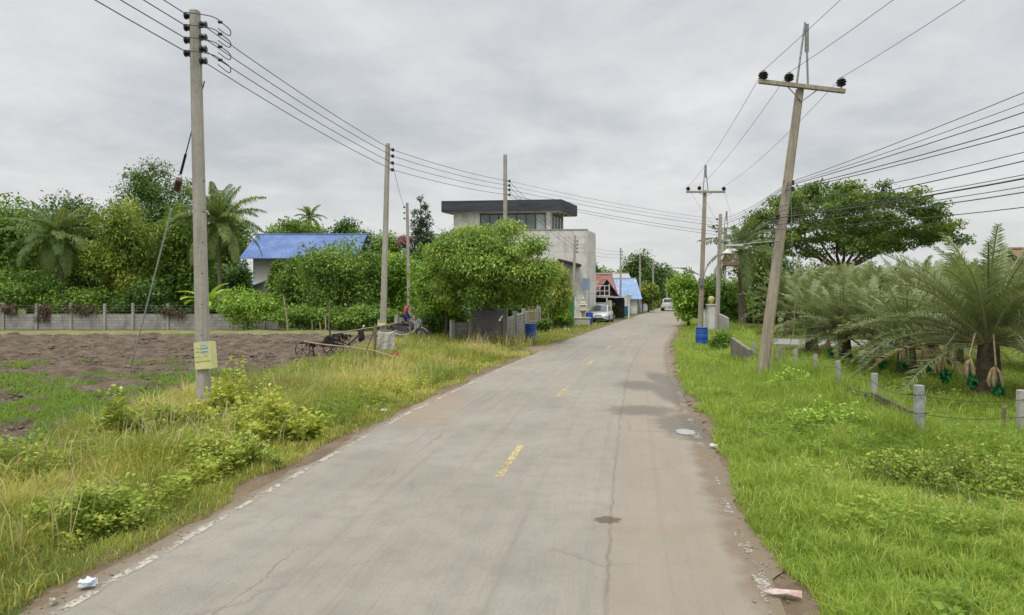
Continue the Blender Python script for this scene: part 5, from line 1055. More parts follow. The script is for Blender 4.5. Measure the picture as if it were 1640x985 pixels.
weed('spreading green weeds under the pole by the road edge', 355, 745, 690, 170, 4600, .052, 'mango', 86)
weed('low dark creeper by the road right of the yellow weeds', 470, 705, 668, 70, 1300, .07, 'mid', 87)
weed('leafy weeds between pole and field', 262, 692, 642, 80, 1500, .07, 'mango', 88)
weed('bright leafy weeds along the wire fence corner', 1545, 775, 705, 190, 3400, .045, 'mango', 89, grp='leafy weeds on the right verge')
weed('leafy weeds in front of the blue-grey fence post', 1440, 768, 712, 120, 2000, .05, 'mango', 90, grp='leafy weeds on the right verge')
weed('leafy weeds before the low mossy wall', 1330, 690, 640, 110, 2000, .07, 'fresh', 91, grp='leafy weeds on the right verge')
weed('leafy weeds swallowing the right fence posts', 1262, 628, 590, 70, 1300, .08, 'fresh', 92, grp='leafy weeds on the right verge')
def ring_(prof, c, n, axis):
    g = MB().lathe(prof, c, n, axis); g.f = g.f[:-2]; return g
# ---------------------------------------------------------------- vehicles
M_silver = mat('silver_car_paint', (.50, .52, .53), (.46, .48, .49), 2, .28, 0, metal=.35, spec=.6); M_wcar = mat('white_car_paint', (.66, .66, .64), (.6, .6, .58), 2, .3, 0, spec=.6)
M_lamp = mat('lamp_glass', (.62, .64, .64), (.5, .52, .52), rough=.1, bump=0, spec=.8); M_tail = mat('tail_lamp', (.35, .02, .02), (.28, .02, .02), rough=.15, bump=0, spec=.7)
def hull(stations, n=3, power=.35):
    """loft of rounded boxes along x: (x, half width, z bottom, z top)"""
    g = MB(); ring = []; V = []
    prof = [(-1, .0), (-1.0, .3), (-.99, .62), (-.93, .86), (-.80, 1.0), (-.3, 1.02), (.3, 1.02), (.80, 1.0), (.93, .86), (.99, .62), (1.0, .3), (1, 0), (.85, -.02), (-.85, -.02)]
    for x, w_, zb, zt in stations:
        for a, b in prof: V.append((x, a*w_, zb+(zt-zb)*b))
    m_ = len(prof); F = [(i*m_+k, i*m_+(k+1) % m_, (i+1)*m_+(k+1) % m_, (i+1)*m_+k) for i in range(len(stations)-1) for k in range(m_)]
    F += [tuple(range(m_-1, -1, -1)), tuple((len(stations)-1)*m_+k for k in range(m_))]; return g.add(V, F)
def wheel(t, x, y, r=.32, w_=.21):
    ty = MB().lathe([(r*.62, -w_/2), (r*.93, -w_/2), (r, -w_*.3), (r, w_*.3), (r*.93, w_/2), (r*.62, w_/2)], (0, 0, 0), 22, 'Y').build('wheel', M_rub, t, smooth=True); ty.location = (x, y, r)
    s = 1 if y > 0 else -1; g = MB(); g.lathe([(.05, s*w_*.36), (r*.6, s*w_*.30), (r*.64, s*w_*.5)], (0, 0, 0), 20, 'Y'); 
    for k in range(5):
        a = k*1.2566; g.tube([(0, s*w_*.42, 0), (math.cos(a)*r*.6, s*w_*.42, math.sin(a)*r*.6)], .028, 5)
    g.build('rim', M_steel, ty, smooth=True)
def quadp(t, name, pts, m, n=None): return MB().add(pts, [tuple(range(len(pts)))]).build(name, m, t)
def sedan(label, x, y, rz):
    t = thing('parked_car', label, 'car', (x, y, 0), rz)
    st = [(-2.2, .62, .38, .72), (-2.14, .74, .27, .86), (-1.9, .82, .22, .95), (-1.3, .86, .20, .97), (0, .87, .19, .93), (.75, .87, .20, .90), (1.3, .86, .20, .84), (1.85, .82, .22, .76), (2.1, .75, .24, .68), (2.2, .60, .32, .58)]
    hull(st).build('body', M_silver, t, smooth=True)
    cb = [(-1.5, .68, .90, .98), (-.95, .66, .90, 1.38), (-.2, .66, .88, 1.46), (.25, .66, .88, 1.42), (.98, .70, .84, .90)]
    c = hull(cb).build('cabin', M_silver, t, smooth=True)
    e = .012
    quadp(t, 'windscreen', [(.95, -.60, .93), (.95, .60, .93), (.34, .53, 1.39+e), (.34, -.53, 1.39+e)], M_glass).location = (.035, 0, .02)
    quadp(t, 'rear_window', [(-1.42, -.58, 1.02), (-1.42, .58, 1.02), (-.99, .50, 1.38), (-.99, -.50, 1.38)], M_glass).location = (-.04, 0, .02)
    for s in (-1, 1):
        quadp(t, 'side_window', [(.80, s*.705, .96), (-.28, s*.695, .96), (-.28, s*.66, 1.37), (.26, s*.655, 1.36)], M_glass)
        quadp(t, 'side_window', [(-.36, s*.695, .96), (-1.25, s*.70, .99), (-.95, s*.665, 1.31), (-.36, s*.66, 1.37)], M_glass)
        for xx in (-1.32, 1.36): wheel(t, xx, s*.76, .31)
        MB().lathe([(.02, -.02), (.36, -.01), (.36, .01), (.02, .02)], (1.36, s*.83, .31), 20, 'Y').build('wheel_arch', M_black, t)
        MB().add([(2.13, s*.42, .56), (2.02, s*.76, .58), (1.86, s*.80, .70), (2.06, s*.46, .68)], [(0, 1, 2, 3)]).build('headlight', M_lamp, t).location = (.055, s*.012, .012)
        MB().box((.82, s*.93, .98), (.12, .16, .11)).build('mirror', M_silver, t, bevel=.03)
        MB().box((2.13, s*.55, .36), (.06, .2, .1)).build('fog_lamp', M_black, t, bevel=.02)
        MB().box((.15, s*.885, .78), (.16, .02, .03)).build('door_handle', M_chrome, t)
        MB().box((-2.1, s*.6, .78), (.14, .28, .14)).build('tail_light', M_tail, t, bevel=.02)
    MB().box((2.19, 0, .57), (.05, .62, .07)).build('grille', M_black, t, bevel=.01); MB().box((2.19, 0, .34), (.06, .9, .13)).build('bumper_intake', M_black, t, bevel=.02)
    MB().box((2.235, 0, .45), (.02, .34, .11)).build('number_plate', M_whitep, t)
    return t
sedan('silver saloon car parked facing the camera on the left roadside', W(965, 500, 58).x-.05, 58.3, math.atan2(-1, -.27))
def pickup(label, x, y, rz):
    t = thing('pickup_truck', label, 'pickup truck', (x, y, 0), rz)
    hull([(-2.55, .80, .50, .98), (-2.5, .86, .42, 1.05), (-1.2, .88, .38, 1.06), (.9, .88, .36, 1.06), (1.5, .88, .38, 1.04), (2.3, .86, .40, .98), (2.5, .74, .45, .85)]).build('body', M_wcar, t, smooth=True)
    hull([(-1.1, .74, 1.0, 1.1), (-.92, .72, 1.0, 1.70), (.4, .70, 1.0, 1.74), (.6, .70, 1.0, 1.66), (1.25, .76, 1.0, 1.08)]).build('cabin', M_wcar, t, smooth=True)
    MB().box((-1.85, 0, 1.075), (1.3, 1.5, .02)).build('bed_opening', M_black, t)
    quadp(t, 'rear_window', [(-1.07, -.58, 1.22), (-1.07, .58, 1.22), (-.96, .54, 1.62), (-.96, -.54, 1.62)], M_glass).location = (-.03, 0, .0)
    quadp(t, 'windscreen', [(1.22, -.6, 1.1), (1.22, .6, 1.1), (.66, .58, 1.62), (.66, -.58, 1.62)], M_glass).location = (.04, 0, .03)
    for s in (-1, 1):
        quadp(t, 'side_window', [(.9, s*.755, 1.14), (-.1, s*.75, 1.14), (-.1, s*.725, 1.62), (.5, s*.72, 1.62)], M_glass); quadp(t, 'side_window', [(-.18, s*.75, 1.14), (-.95, s*.75, 1.14), (-.85, s*.73, 1.6), (-.18, s*.725, 1.62)], M_glass)
        for xx in (-1.55, 1.6): wheel(t, xx, s*.76, .37, .25)
        MB().box((-2.54, s*.80, .88), (.08, .12, .30)).build('tail_light', M_tail, t, bevel=.01); MB().box((.85, s*.98, 1.15), (.1, .2, .16)).build('mirror', M_black, t, bevel=.02)
    MB().box((-2.575, 0, .86), (.03, 1.3, .32)).build('tailgate', M_wcar, t, bevel=.01); MB().box((-2.64, 0, .50), (.14, 1.6, .14)).build('rear_bumper', M_chrome, t, bevel=.02); MB().box((-2.72, 0, .52), (.02, .34, .11)).build('number_plate', M_whitep, t)
pickup('white pickup truck driving away at the far bend of the road', 21.9, 93.5, math.atan2(1, .3))

# ---------------------------------------------------------------- motorcycle and rider
mx, my = G(655, 544); MO = thing('motorcycle', 'dark grey step-through motorcycle standing sideways by the roadside wall', 'motorcycle', (mx, my, 0), R(-6)); MO.scale = (1.06,)*3
M_mdark = mat('dark_fairing', (.045, .05, .05), (.07, .075, .075), rough=.35, bump=0); M_mgr = mat('grey_fairing', (.42, .44, .42), (.3, .32, .3), rough=.35, bump=0); M_seat = mat('seat_vinyl', (.03, .025, .03), rough=.6)
for x_ in (-.62, .64):
    w_ = ring_([(.235, -.04), (.275, -.035), (.285, 0), (.275, .035), (.235, .04), (.228, 0), (.235, -.04)], (0, 0, 0), 24, 'Y').build('wheel', M_rub, MO, smooth=True); w_.location = (x_, 0, .285)
    g = MB(); g.lathe([(.045, -.05), (.06, 0), (.045, .05)], (0, 0, 0), 10, 'Y')
    for k in range(10): a = k*.628; g.tube([(0, .0, 0), (math.cos(a)*.235, 0, math.sin(a)*.235)], .007, 4)
    g.build('spokes', M_chrome, w_)
g = MB().tube([(.64, -.07, .285), (.52, -.07, .70), (.44, -.04, .98)], .028, 8).tube([(.64, .07, .285), (.52, .07, .70), (.44, .04, .98)], .028, 8).build('fork', M_steel, MO, smooth=True)
hull([(.28, .10, .62, .84), (.42, .15, .56, 1.0), (.52, .16, .60, 1.05), (.62, .08, .74, .98)]).build('front_cowl', M_mgr, MO, smooth=True)
MB().lathe([(.02, .0), (.08, .02), (.085, .06), (.03, .085)], (.58, 0, .90), 12, 'X').build('headlight', M_lamp, MO, smooth=True)
MB().prism([(.46, .98), (.52, .90), (.36, .42), (.10, .26), (-.02, .26), (-.02, .32), (.08, .34), (.30, .52)], -.17, .17).build('leg_shield', M_mgr, MO, bevel=.02)
hull([(-.86, .06, .66, .78), (-.72, .11, .52, .80), (-.4, .13, .42, .76), (-.1, .12, .34, .62), (.04, .08, .30, .44)]).build('tail_fairing', M_mdark, MO, smooth=True)
hull([(-.78, .09, .80, .85), (-.6, .13, .77, .86), (-.3, .13, .72, .81), (-.08, .10, .68, .76), (.0, .06, .64, .70)]).build('seat', M_seat, MO, smooth=True)
MB().box((-.16, 0, .33), (.34, .2, .22)).build('engine', M_steel, MO, bevel=.03); MB().tube([(-.05, -.14, .27), (-.4, -.16, .25), (-.72, -.18, .34)], [.025, .03, .05], 8).build('exhaust', M_chrome, MO, smooth=True)
MB().tube([(.36, -.33, 1.02), (.42, -.18, 1.05), (.44, 0, 1.0), (.42, .18, 1.05), (.36, .33, 1.02)], .014, 6).build('handlebar', M_steel, MO)
for s in (-1, 1):
    m_ = MB().tube([(.40, s*.22, 1.05), (.42, s*.28, 1.22)], .008, 5).build('mirror_stalk', M_black, MO); MB().lathe([(.01, -.01), (.055, -.005), (.055, .01), (.01, .012)], (.42, s*.29, 1.25), 12, 'X').build('mirror', M_glass, m_)
pts = [(.64+math.cos(a)*.32, math.sin(a)*.32+.285) for a in np.linspace(.35, 2.6, 9)]; MB().tube([(a, 0, b) for a, b in pts], .04, 6).build('mudguard', M_mgr, MO, smooth=True)
MB().tube([(-.62+math.cos(a)*.33, 0, math.sin(a)*.33+.285) for a in np.linspace(.5, 3.0, 9)], .045, 6).build('mudguard', M_mdark, MO, smooth=True)
MB().box((-.9, 0, .70), (.05, .14, .08)).build('tail_light', M_tail, MO, bevel=.01); MB().box((-.2, .13, .25), (.1, .3, .03)).build('footrest', M_rub, MO)
MB().tube([(-.05, .08, .2), (-.12, .26, .02)], .012, 5).build('side_stand', M_steel, MO)

def skinned(name, verts, edges, radii, m, parent, sub=2, root=0):
    me = bpy.data.meshes.new(name); me.from_pydata(verts, edges, []); o = bpy.data.objects.new(name, me); COL.objects.link(o)
    md = o.modifiers.new('skin', 'SKIN'); md.use_smooth_shade = True
    for i, r_ in enumerate(radii):
        v = me.skin_vertices[0].data[i]; v.radius = r_ if isinstance(r_, tuple) else (r_, r_); v.use_root = (i == root)
    sb = o.modifiers.new('sub', 'SUBSURF'); sb.levels = sub; sb.render_levels = sub
    me.materials.append(m); o.parent = parent; return o
PE = thing('person', 'person with a red headscarf and navy top sitting on the motorcycle', 'person', (mx, my, 0), R(-6)); PE.scale = (1.06,)*3
M_skin = mat('skin', (.36, .22, .15), (.30, .18, .12), 12, .6, .05); M_navy = mat('navy_cloth', (.03, .04, .13), (.04, .05, .16), 14, .9, .3); M_red = mat('red_scarf', (.62, .07, .11), (.52, .12, .16), 8, .9, .3); M_pants = mat('grey_trousers', (.16, .14, .13), (.11, .10, .10), 14, .9, .3)
# joints: pelvis, belly, chest, neck, head base, head top, both arms and both legs
V = [(-.22, 0, .90), (-.21, 0, 1.05), (-.17, 0, 1.24), (-.14, 0, 1.36), (-.13, 0, 1.45), (-.115, 0, 1.55)]
E = [(0, 1), (1, 2), (2, 3), (3, 4), (4, 5)]; Rr = [(.15, .12), (.135, .10), (.16, .10), .05, .085, .08]
for s in (-1, 1):
    k = len(V); V += [(-.15, s*.18, 1.30), (-.02, s*.23, 1.09), (.20, s*.27, 1.04), (.33, s*.27, 1.04)]; E += [(2, k), (k, k+1), (k+1, k+2), (k+2, k+3)]; Rr += [.052, .042, .032, .034]
    k = len(V); V += [(-.20, s*.09, .86), (.20, s*.15, .80), (.14, s*.15, .42), (.12, s*.15, .33), (.24, s*.15, .29)]; E += [(0, k), (k, k+1), (k+1, k+2), (k+2, k+3), (k+3, k+4)]; Rr += [.085, .065, .042, .04, .032]
skinned('body', V, E, Rr, M_skin, PE)
# fingers closed round the grips
for s in (-1, 1):
    for j in range(4):
        y_ = s*(.235+.022*j); L = (1, 1.12, 1.08, .85)[j] if s > 0 else (1, 1.12, 1.08, .85)[j]
        skinned('finger', [(.325, y_, 1.055), (.36*1, y_, 1.055+.012*L), (.385, y_, 1.03), (.375, y_, 1.005)], [(0, 1), (1, 2), (2, 3)], [.010, .0095, .009, .008], M_skin, PE, 1)
    skinned('thumb', [(.31, s*.235, 1.03), (.335, s*.215, 1.01), (.365, s*.21, 1.005)], [(0, 1), (1, 2)], [.012, .011, .009], M_skin, PE, 1)
def sel(idx, grow): return [V[i] for i in idx], [tuple(r_+grow for r_ in Rr[i]) if isinstance(Rr[i], tuple) else Rr[i]+grow for i in idx]
v_, r_ = sel([0, 1, 2, 3, 6, 7, 15, 16], .016); r_[3] = .062; v_[3] = (-.15, 0, 1.33)
i_ar = [6, 7, 15, 16]; skinned('shirt', [V[0], V[1], V[2], (-.15, 0, 1.34), V[6], V[7], (.14, V[8][1]*.97, 1.05), V[15], V[16], (.14, V[17][1]*.97, 1.05)], [(0, 1), (1, 2), (2, 3), (2, 4), (4, 5), (5, 6), (2, 7), (7, 8), (8, 9)], [(.165, .135), (.155, .12), (.175, .115), .062, .068, .058, .05, .068, .058, .05], M_navy, PE)
skinned('trousers', [(-.22, 0, .90), V[10], V[11], (.15, V[12][1], .46), V[19], V[20], (.15, V[21][1], .46)], [(0, 1), (1, 2), (2, 3), (0, 4), (4, 5), (5, 6)], [(.165, .13), .10, .08, .058, .10, .08, .058], M_pants, PE)
for s in (-1, 1): MB().box((.19, s*.15, .275), (.26, .095, .06)).build('shoe', M_black, PE, bevel=.025)
hd = MB().lathe([(.06, -.16), (.10, -.12), (.112, -.04), (.118, .04), (.105, .11), (.06, .155), (.01, .165)], (-.135, 0, 1.51), 16)
hd.v = [(x+(.0 if x < -.13 else -.035*max(0, 1-abs(y)/.12)*(1 if 1.44 < z_ < 1.57 else 0)), y, z_) for x, y, z_ in hd.v]; hd.build('headscarf', M_red, PE, smooth=True)
MB().tube([(-.22, 0, 1.42), (-.27, .02, 1.30), (-.25, .03, 1.18)], [.06, .055, .03], 8).build('scarf_tail', M_red, PE, smooth=True)
MB().lathe([(.012, -.03), (.018, -.01), (.010, .03)], (-.008, 0, 1.50), 8).build('nose', M_skin, PE, smooth=True)
for s in (-1, 1): MB().lathe([(.002, -.006), (.011, 0), (.002, .006)], (-.022, s*.033, 1.53), 8, 'X').build('eye', M_black, PE)
MB().box((-.018, 0, 1.455), (.012, .042, .010)).build('mouth', mat('lips', (.30, .12, .10)), PE, bevel=.003)

# ---------------------------------------------------------------- walking tractor with bamboo poles
q = G(536, 572); Y = q[1]; WT = thing('walking_tractor', 'black two-wheeled walking tractor with a long raised handle in the tall grass', 'farm machine', (q[0], Y, 0), 0)
loc = lambda px_, py_, dy=0.0: W(px_, py_, Y)-Vector((q[0], Y, 0))+Vector((0, dy, 0))
M_oil = mat('oily_black_iron', (.025, .025, .028), (.05, .04, .035), 6, .6, .4)
for s, cx in ((-1, loc(538, 570).x), (1, loc(541, 570).x)):
    w_ = ring_([(.37, -.02), (.40, -.02), (.40, .02), (.37, .02), (.37, -.02)], (0, 0, 0), 22, 'Y').build('wheel', M_oil, WT, smooth=False); w_.location = (cx, s*.36, .44)
    g = MB()
    for k in range(8): a = k*.785; g.tube([(0, 0, 0), (math.cos(a)*.38, 0, math.sin(a)*.38)], .016, 5)
    g.build('spokes', M_oil, w_); g = MB()
    for k in range(12): a = k*.5236; g.box((math.cos(a)*.43, 0, math.sin(a)*.43), (.09, .16, .02), Matrix.Rotation(-a, 3, 'Y'))
    g.build('lugs', M_oil, w_)
a = loc(536, 545); MB().box((a.x, 0, a.z-.05), (.42, .3, .24)).build('engine', M_oil, WT, bevel=.03); MB().lathe([(.02, -.05), (.2, -.05), (.2, .05), (.02, .05)], (a.x-.15, -.24, a.z), 18, 'Y').build('flywheel', M_oil, WT)
MB().box((a.x+.1, 0, a.z+.2), (.36, .26, .12)).build('fuel_tank', mat('dark_blue_tank', (.05, .075, .09), (.03, .04, .045)), WT, bevel=.04); MB().tube([(a.x-.2, .1, a.z+.1), (a.x-.22, .1, a.z+.42), (a.x-.3, .1, a.z+.46)], .03, 6).build('exhaust', M_oil, WT)
for s in (-1, 1): MB().tube([(a.x, s*.14, a.z-.05), loc(556, 552, s*.2), loc(570, 540, s*.25), loc(584, 524, s*.28)], .028, 7).build('handle', M_bamboo if s < 0 else M_oil, WT, smooth=True)
MB().tube([loc(580, 528, -.26), loc(582, 540, -.26), loc(578, 546, -.26)], [.10, .13, .06], 8).build('hanging_cloth', M_black, WT); MB().lathe([(.02, -.05), (.05, 0), (.02, .05)], loc(585, 522, -.28), 8).build('grip', M_whitep, WT)
MB().tube([(a.x, 0, a.z-.1), loc(505, 548), loc(480, 549)], .05, 6).build('drawbar', M_oil, WT)
w3 = ring_([(.275, -.02), (.30, -.02), (.30, .02), (.275, .02), (.275, -.02)], (0, 0, 0), 20, 'Y').build('front_wheel', M_oil, WT); w3.location = loc(486, 560, -.1)
g = MB()
for k in range(7): b_ = k*.897; g.tube([(0, 0, 0), (math.cos(b_)*.28, 0, math.sin(b_)*.28)], .012, 5)
g.build('spokes', M_oil, w3)
MB().tube([loc(500, 548), loc(503, 570), loc(498, 590)], .03, 6).build('support_leg', M_oil, WT); leafcloud('shade_net', [(loc(500, 549).x, 0, loc(0, 549).z, .3, .1, .06), (loc(520, 548).x, 0, loc(0, 548).z, .3, .1, .06), (loc(545, 566).x, 0, loc(0, 566).z, .16, .12, .22), (loc(552, 536).x, 0, loc(0, 536).z, .3, .1, .1)], 110, .15, leafmat('black_net', (.006, .006, .008), (.012, .012, .014), (.03, .03, .03), .05), WT, .5, 1.8, .3, seed=5)['kind'] = 'stuff'
def pole_thing(name, label, cat, pts, r_, m, group=None):
    b = Vector(pts[0]); o_ = MB().tube([Vector(p)-b for p in pts], r_, 7).build(name, m, smooth=True); o_.location = b; return tag(o_, label, cat, group)
pole_thing('bamboo_pole', 'long bamboo pole resting across the walking tractor and sagging right', 'bamboo pole', [W(487, 547, Y-.5), W(520, 552, Y-.5), W(560, 556, Y-.6), W(600, 562, 23.2), W(632, 572, 22.6)], [.03, .03, .028, .025, .022], M_bamboo)
pole_thing('bamboo_pole', 'thin bamboo pole running up from the tractor handle to the sack frame', 'bamboo pole', [W(500, 541, Y+.4), W(560, 530, Y+.2), W(606, 523, 24.1), W(636, 517, 25)], .022, M_bamboo)
# sack frame by the second pole
x, y = G(600, 583); t = thing('sack_rack', 'rickety wooden rack beside the second left pole carrying the hanging sack', 'rack', (x, y, 0)); l2 = lambda px_, py_, dy=0.: W(px_, py_, y)-Vector((x, y, 0))+Vector((0, dy, 0))
MB().tube([(0, 0, -.1), l2(601, 520)], .05, 6).build('post', M_wood, t); MB().tube([l2(637, 600), l2(635, 562)], .05, 6).build('post', M_wood, t); MB().tube([l2(598, 530), l2(635, 531)], .03, 6).build('rail', M_wood, t)
MB().tube([l2(584, 568), l2(600, 526)], .025, 6).build('brace', M_wood, t)
def cloth(name, label, cat, px0, py0, px1, py1, Yc, m, fold=.05, seed=0, group=None, ragged=.15):
    n, k = 9, 9; V = []
    for j in range(k):
        for i in range(n):
            a = px0+(px1-px0)*i/(n-1); b = py0+(py1-py0)*j/(k-1)*(1-(ragged*float(vnoise([i*.9+seed], [seed*3.1], 1)[0]) if j == k-1 else 0))+2.0*math.sin(math.pi*i/(n-1))*(1 if j == 0 else .3)
            p = W(a, b, Yc); p.y += fold*math.sin(i*1.5+j*.5+seed)*(.3+j/k); V.append(p)
    b = V[0].copy(); F = [(j*n+i, j*n+i+1, (j+1)*n+i+1, (j+1)*n+i) for j in range(k-1) for i in range(n-1)]
    o_ = MB().add([v-b for v in V], F).build(name, m, smooth=True); s_ = o_.modifiers.new('thick', 'SOLIDIFY'); s_.thickness = .012; o_.location = b; return tag(o_, label, cat, group)
cloth('hanging_sack', 'dirty pale grey sack hanging from the wooden rack in front of the second pole', 'sack', 605, 530, 632, 563, y-.1, mat('dirty_sackcloth', (.50, .47, .43), (.32, .30, .26), 9, .95, .4, thr=(.42, .6)), seed=2)
cloth('orange_rag', 'faded orange rag tied to the right post of the sack frame', 'rag', 628, 562, 640, 577, y-.12, mat('orange_cloth', (.50, .19, .10), (.36, .15, .08), 10, .95, .3), .04, 4)
# notices: pale yellow board strapped to the first pole, with blocks of unreadable lines
nb = thing('notice_board', 'pale yellow notice sheet with dark lines of text strapped round the first pole', 'notice', (x1, y1, 0), 0); ny = -.185
l3 = lambda px_, py_, dy=ny: W(px_, py_, y1-.18)-Vector((x1, y1, 0))*1.0+Vector((0, dy+.18, 0))
M_not = mat('pale_yellow_plastic', (.66, .66, .32), (.56, .56, .27), 3, .6, .05)
A4 = [l3(310, 549), l3(337, 546), l3(341, 590), l3(313, 592)]; g = MB(); bk_ = [p+Vector((0, .02, 0)) for p in A4]
g.add(A4+bk_, [(0, 1, 2, 3), (7, 6, 5, 4), (0, 1, 5, 4), (1, 2, 6, 5), (2, 3, 7, 6), (3, 0, 4, 7)]).build('sheet', M_not, nb)
B4 = [l3(337.2, 546), l3(341.5, 548), l3(345, 589), l3(341.2, 590)]; B4[1].y += .1; B4[2].y += .1; g = MB(); g.add(B4+[p+Vector((0, .02, 0)) for p in B4], [(0, 1, 2, 3), (7, 6, 5, 4), (0, 1, 5, 4), (1, 2, 6, 5), (2, 3, 7, 6), (3, 0, 4, 7)]).build('side_flap', M_not, nb)
M_ink = mat('faded_ink', (.13, .17, .12), (.2, .22, .14), 30, .8, 0, thr=(.3, .5)); M_ink2 = mat('pale_ink', (.40, .38, .17), (.46, .44, .2), 30, .8, 0); M_pb = mat('pale_blue_patch', (.50, .56, .52), (.46, .52, .46), 8, .7, 0)
def strip(name, pa, pb, h, m, dy=.004, seed=0):
    rg = random.Random(seed); g = MB(); a_, b_ = l3(*pa)-Vector((0, dy, 0)), l3(*pb)-Vector((0, dy, 0)); d = b_-a_; L = d.length; xx = 0
    while xx < L-.008:                       # short upright strokes like letters seen from afar
        w_ = min(rg.uniform(.010, .022), L-xx); hh_ = h*rg.uniform(.7, 1); c_ = a_+d*((xx+w_/2)/L); g.box(c_, (w_*.8, .002, hh_)); xx += w_
    return g.build(name, m, nb)
q4 = [l3(320.5, 549)-Vector((0, .003, 0)), l3(334, 548)-Vector((0, .003, 0)), l3(335, 566)-Vector((0, .003, 0)), l3(321, 567)-Vector((0, .003, 0))]; g = MB(); g.add(q4, [(0, 1, 2, 3)]).build('pale_patch', M_pb, nb)
strip('text_line', (321.5, 553.5), (330, 553.2), .010, M_ink, .006, 1); strip('text_line', (321.5, 558.6), (333.5, 557), .022, M_ink, .006, 2); strip('text_line', (322, 564.2), (333, 562.6), .022, M_ink, .006, 3)
strip('text_line', (313, 558), (320, 558), .02, M_ink2, .004, 4); strip('text_line', (313.5, 564), (320, 563.5), .02, M_ink2, .004, 5); strip('text_line', (314, 572), (322, 571.5), .015, M_ink2, .004, 6); strip('text_line', (327, 570), (333, 569.5), .02, M_ink2, .004, 7); strip('text_line', (314, 580), (319.5, 579.5), .02, M_ink, .004, 8); strip('text_line', (321, 579), (337, 577.5), .03, M_ink2, .004, 9)
for z_ in (551, 587): p = l3(326, z_); MB().tube([(p.x-.2, .0, p.z), (p.x-.19, -.175, p.z)], .006, 5).build('tie_wire', M_cabg, nb)
n2 = thing('notice_board', 'small yellow-green placard tied low on the second left pole', 'notice', (L2.location.x, Y2-.2, 0)); l4 = lambda px_, py_: W(px_, py_, Y2-.2)-Vector((L2.location.x, Y2-.2, 0))
a_, b_ = l4(604.5, 512), l4(619, 522); MB().box((a_+b_)/2, (abs(b_.x-a_.x), .02, abs(a_.z-b_.z))).build('sheet', mat('lime_sheet', (.38, .42, .16), (.32, .36, .14)), n2); a_, b_ = l4(605, 517.5), l4(617, 521.5); MB().box((a_+b_)/2+Vector((0, -.014, 0)), (abs(b_.x-a_.x), .006, abs(a_.z-b_.z))).build('white_band', M_whitep, n2)

# inverted dark triangle on a post under the street tree
q = G(778, 556); t = thing('triangle_sign', 'dark grey inverted triangular board on a stout post under the street tree', 'sign', (W(779, 540, 31).x, 30.6, 0)); l5 = lambda px_, py_: (W(px_, py_, 30.6).x-t.location.x, W(px_, py_, 30.6).z)
MB().prism([l5(752, 497), l5(809, 497), l5(805, 503), l5(787, 531), l5(780, 535), l5(773, 531), l5(756, 503)], -.02, .02).build('board', mat('dark_grey_board', (.035, .032, .038), (.05, .046, .05), 2, .8, .1), t); MB().tube([(-.02, .05, -.1), (0, .05, l5(780, 530)[1])], .09, 8).build('post', M_bark, t, smooth=True)

# ---------------------------------------------------------------- drums, shrine and roadside odds
M_dblue = mat('blue_drum_plastic', (.02, .10, .40), (.025, .085, .33), 2.5, .45, .05); M_dteal = mat('teal_drum_plastic', (.02, .16, .26), (.02, .12, .2), 2.5, .5, .05)
def drum(label, x, y, m, s=1.0, lid=True):
    t = thing('plastic_drum', label, 'drum', (x, y, 0), random.random()*3, 'blue plastic drums along the road')
    MB().lathe([(.24, 0), (.28, .03), (.29, .12), (.295, .28), (.28, .30), (.295, .32), (.295, .58), (.28, .60), (.295, .62), (.29, .78), (.27, .86), (.24, .88)] if s == 1 else [(a*s, b*s) for a, b in [(.24, 0), (.28, .03), (.295, .28), (.28, .30), (.295, .32), (.295, .58), (.28, .60), (.295, .62), (.29, .78), (.27, .86), (.24, .88)]], (0, 0, 0), 24).build('drum_body', m, t, smooth=True)
    MB().lathe([(.27*s, .865*s), (.30*s, .87*s), (.30*s, .90*s), (.27*s, .905*s)], (0, 0, 0), 24).build('rim', m, t, smooth=True)
    return t
drum('bright blue drum standing in grass beside the dirt entrance and block wall', W(850, 545, 34.5).x, 34.5, M_dblue)
drum('blue drum with a white bag at its foot, next to the silver car', W(944, 519, 53.5).x, 53.5, M_dblue, 1.0)
drum('teal drum on the left roadside beyond the silver car', W(1001, 505, 73).x, 73, M_dteal, 1.15); drum('far blue drum in front of the white roadside wall', W(1031, 498, 90).x-.4, 90, M_dblue, 1.2)
drum('blue drum in the grass on the right, below the white gate pillar', W(1124, 545, 31.5).x, 31.5, M_dblue, .97)
q = G(942, 521); o_ = MB().lathe([(.02, 0), (.14, .03), (.17, .12), (.12, .22), (.04, .27), (.05, .32)], (0, 0, 0), 10).build('white_bag', M_whitep, smooth=True); o_.location = (W(940, 520, 53).x, 53.0, 0); tag(o_, 'small white bag leaning on the blue drum near the silver car', 'bag')
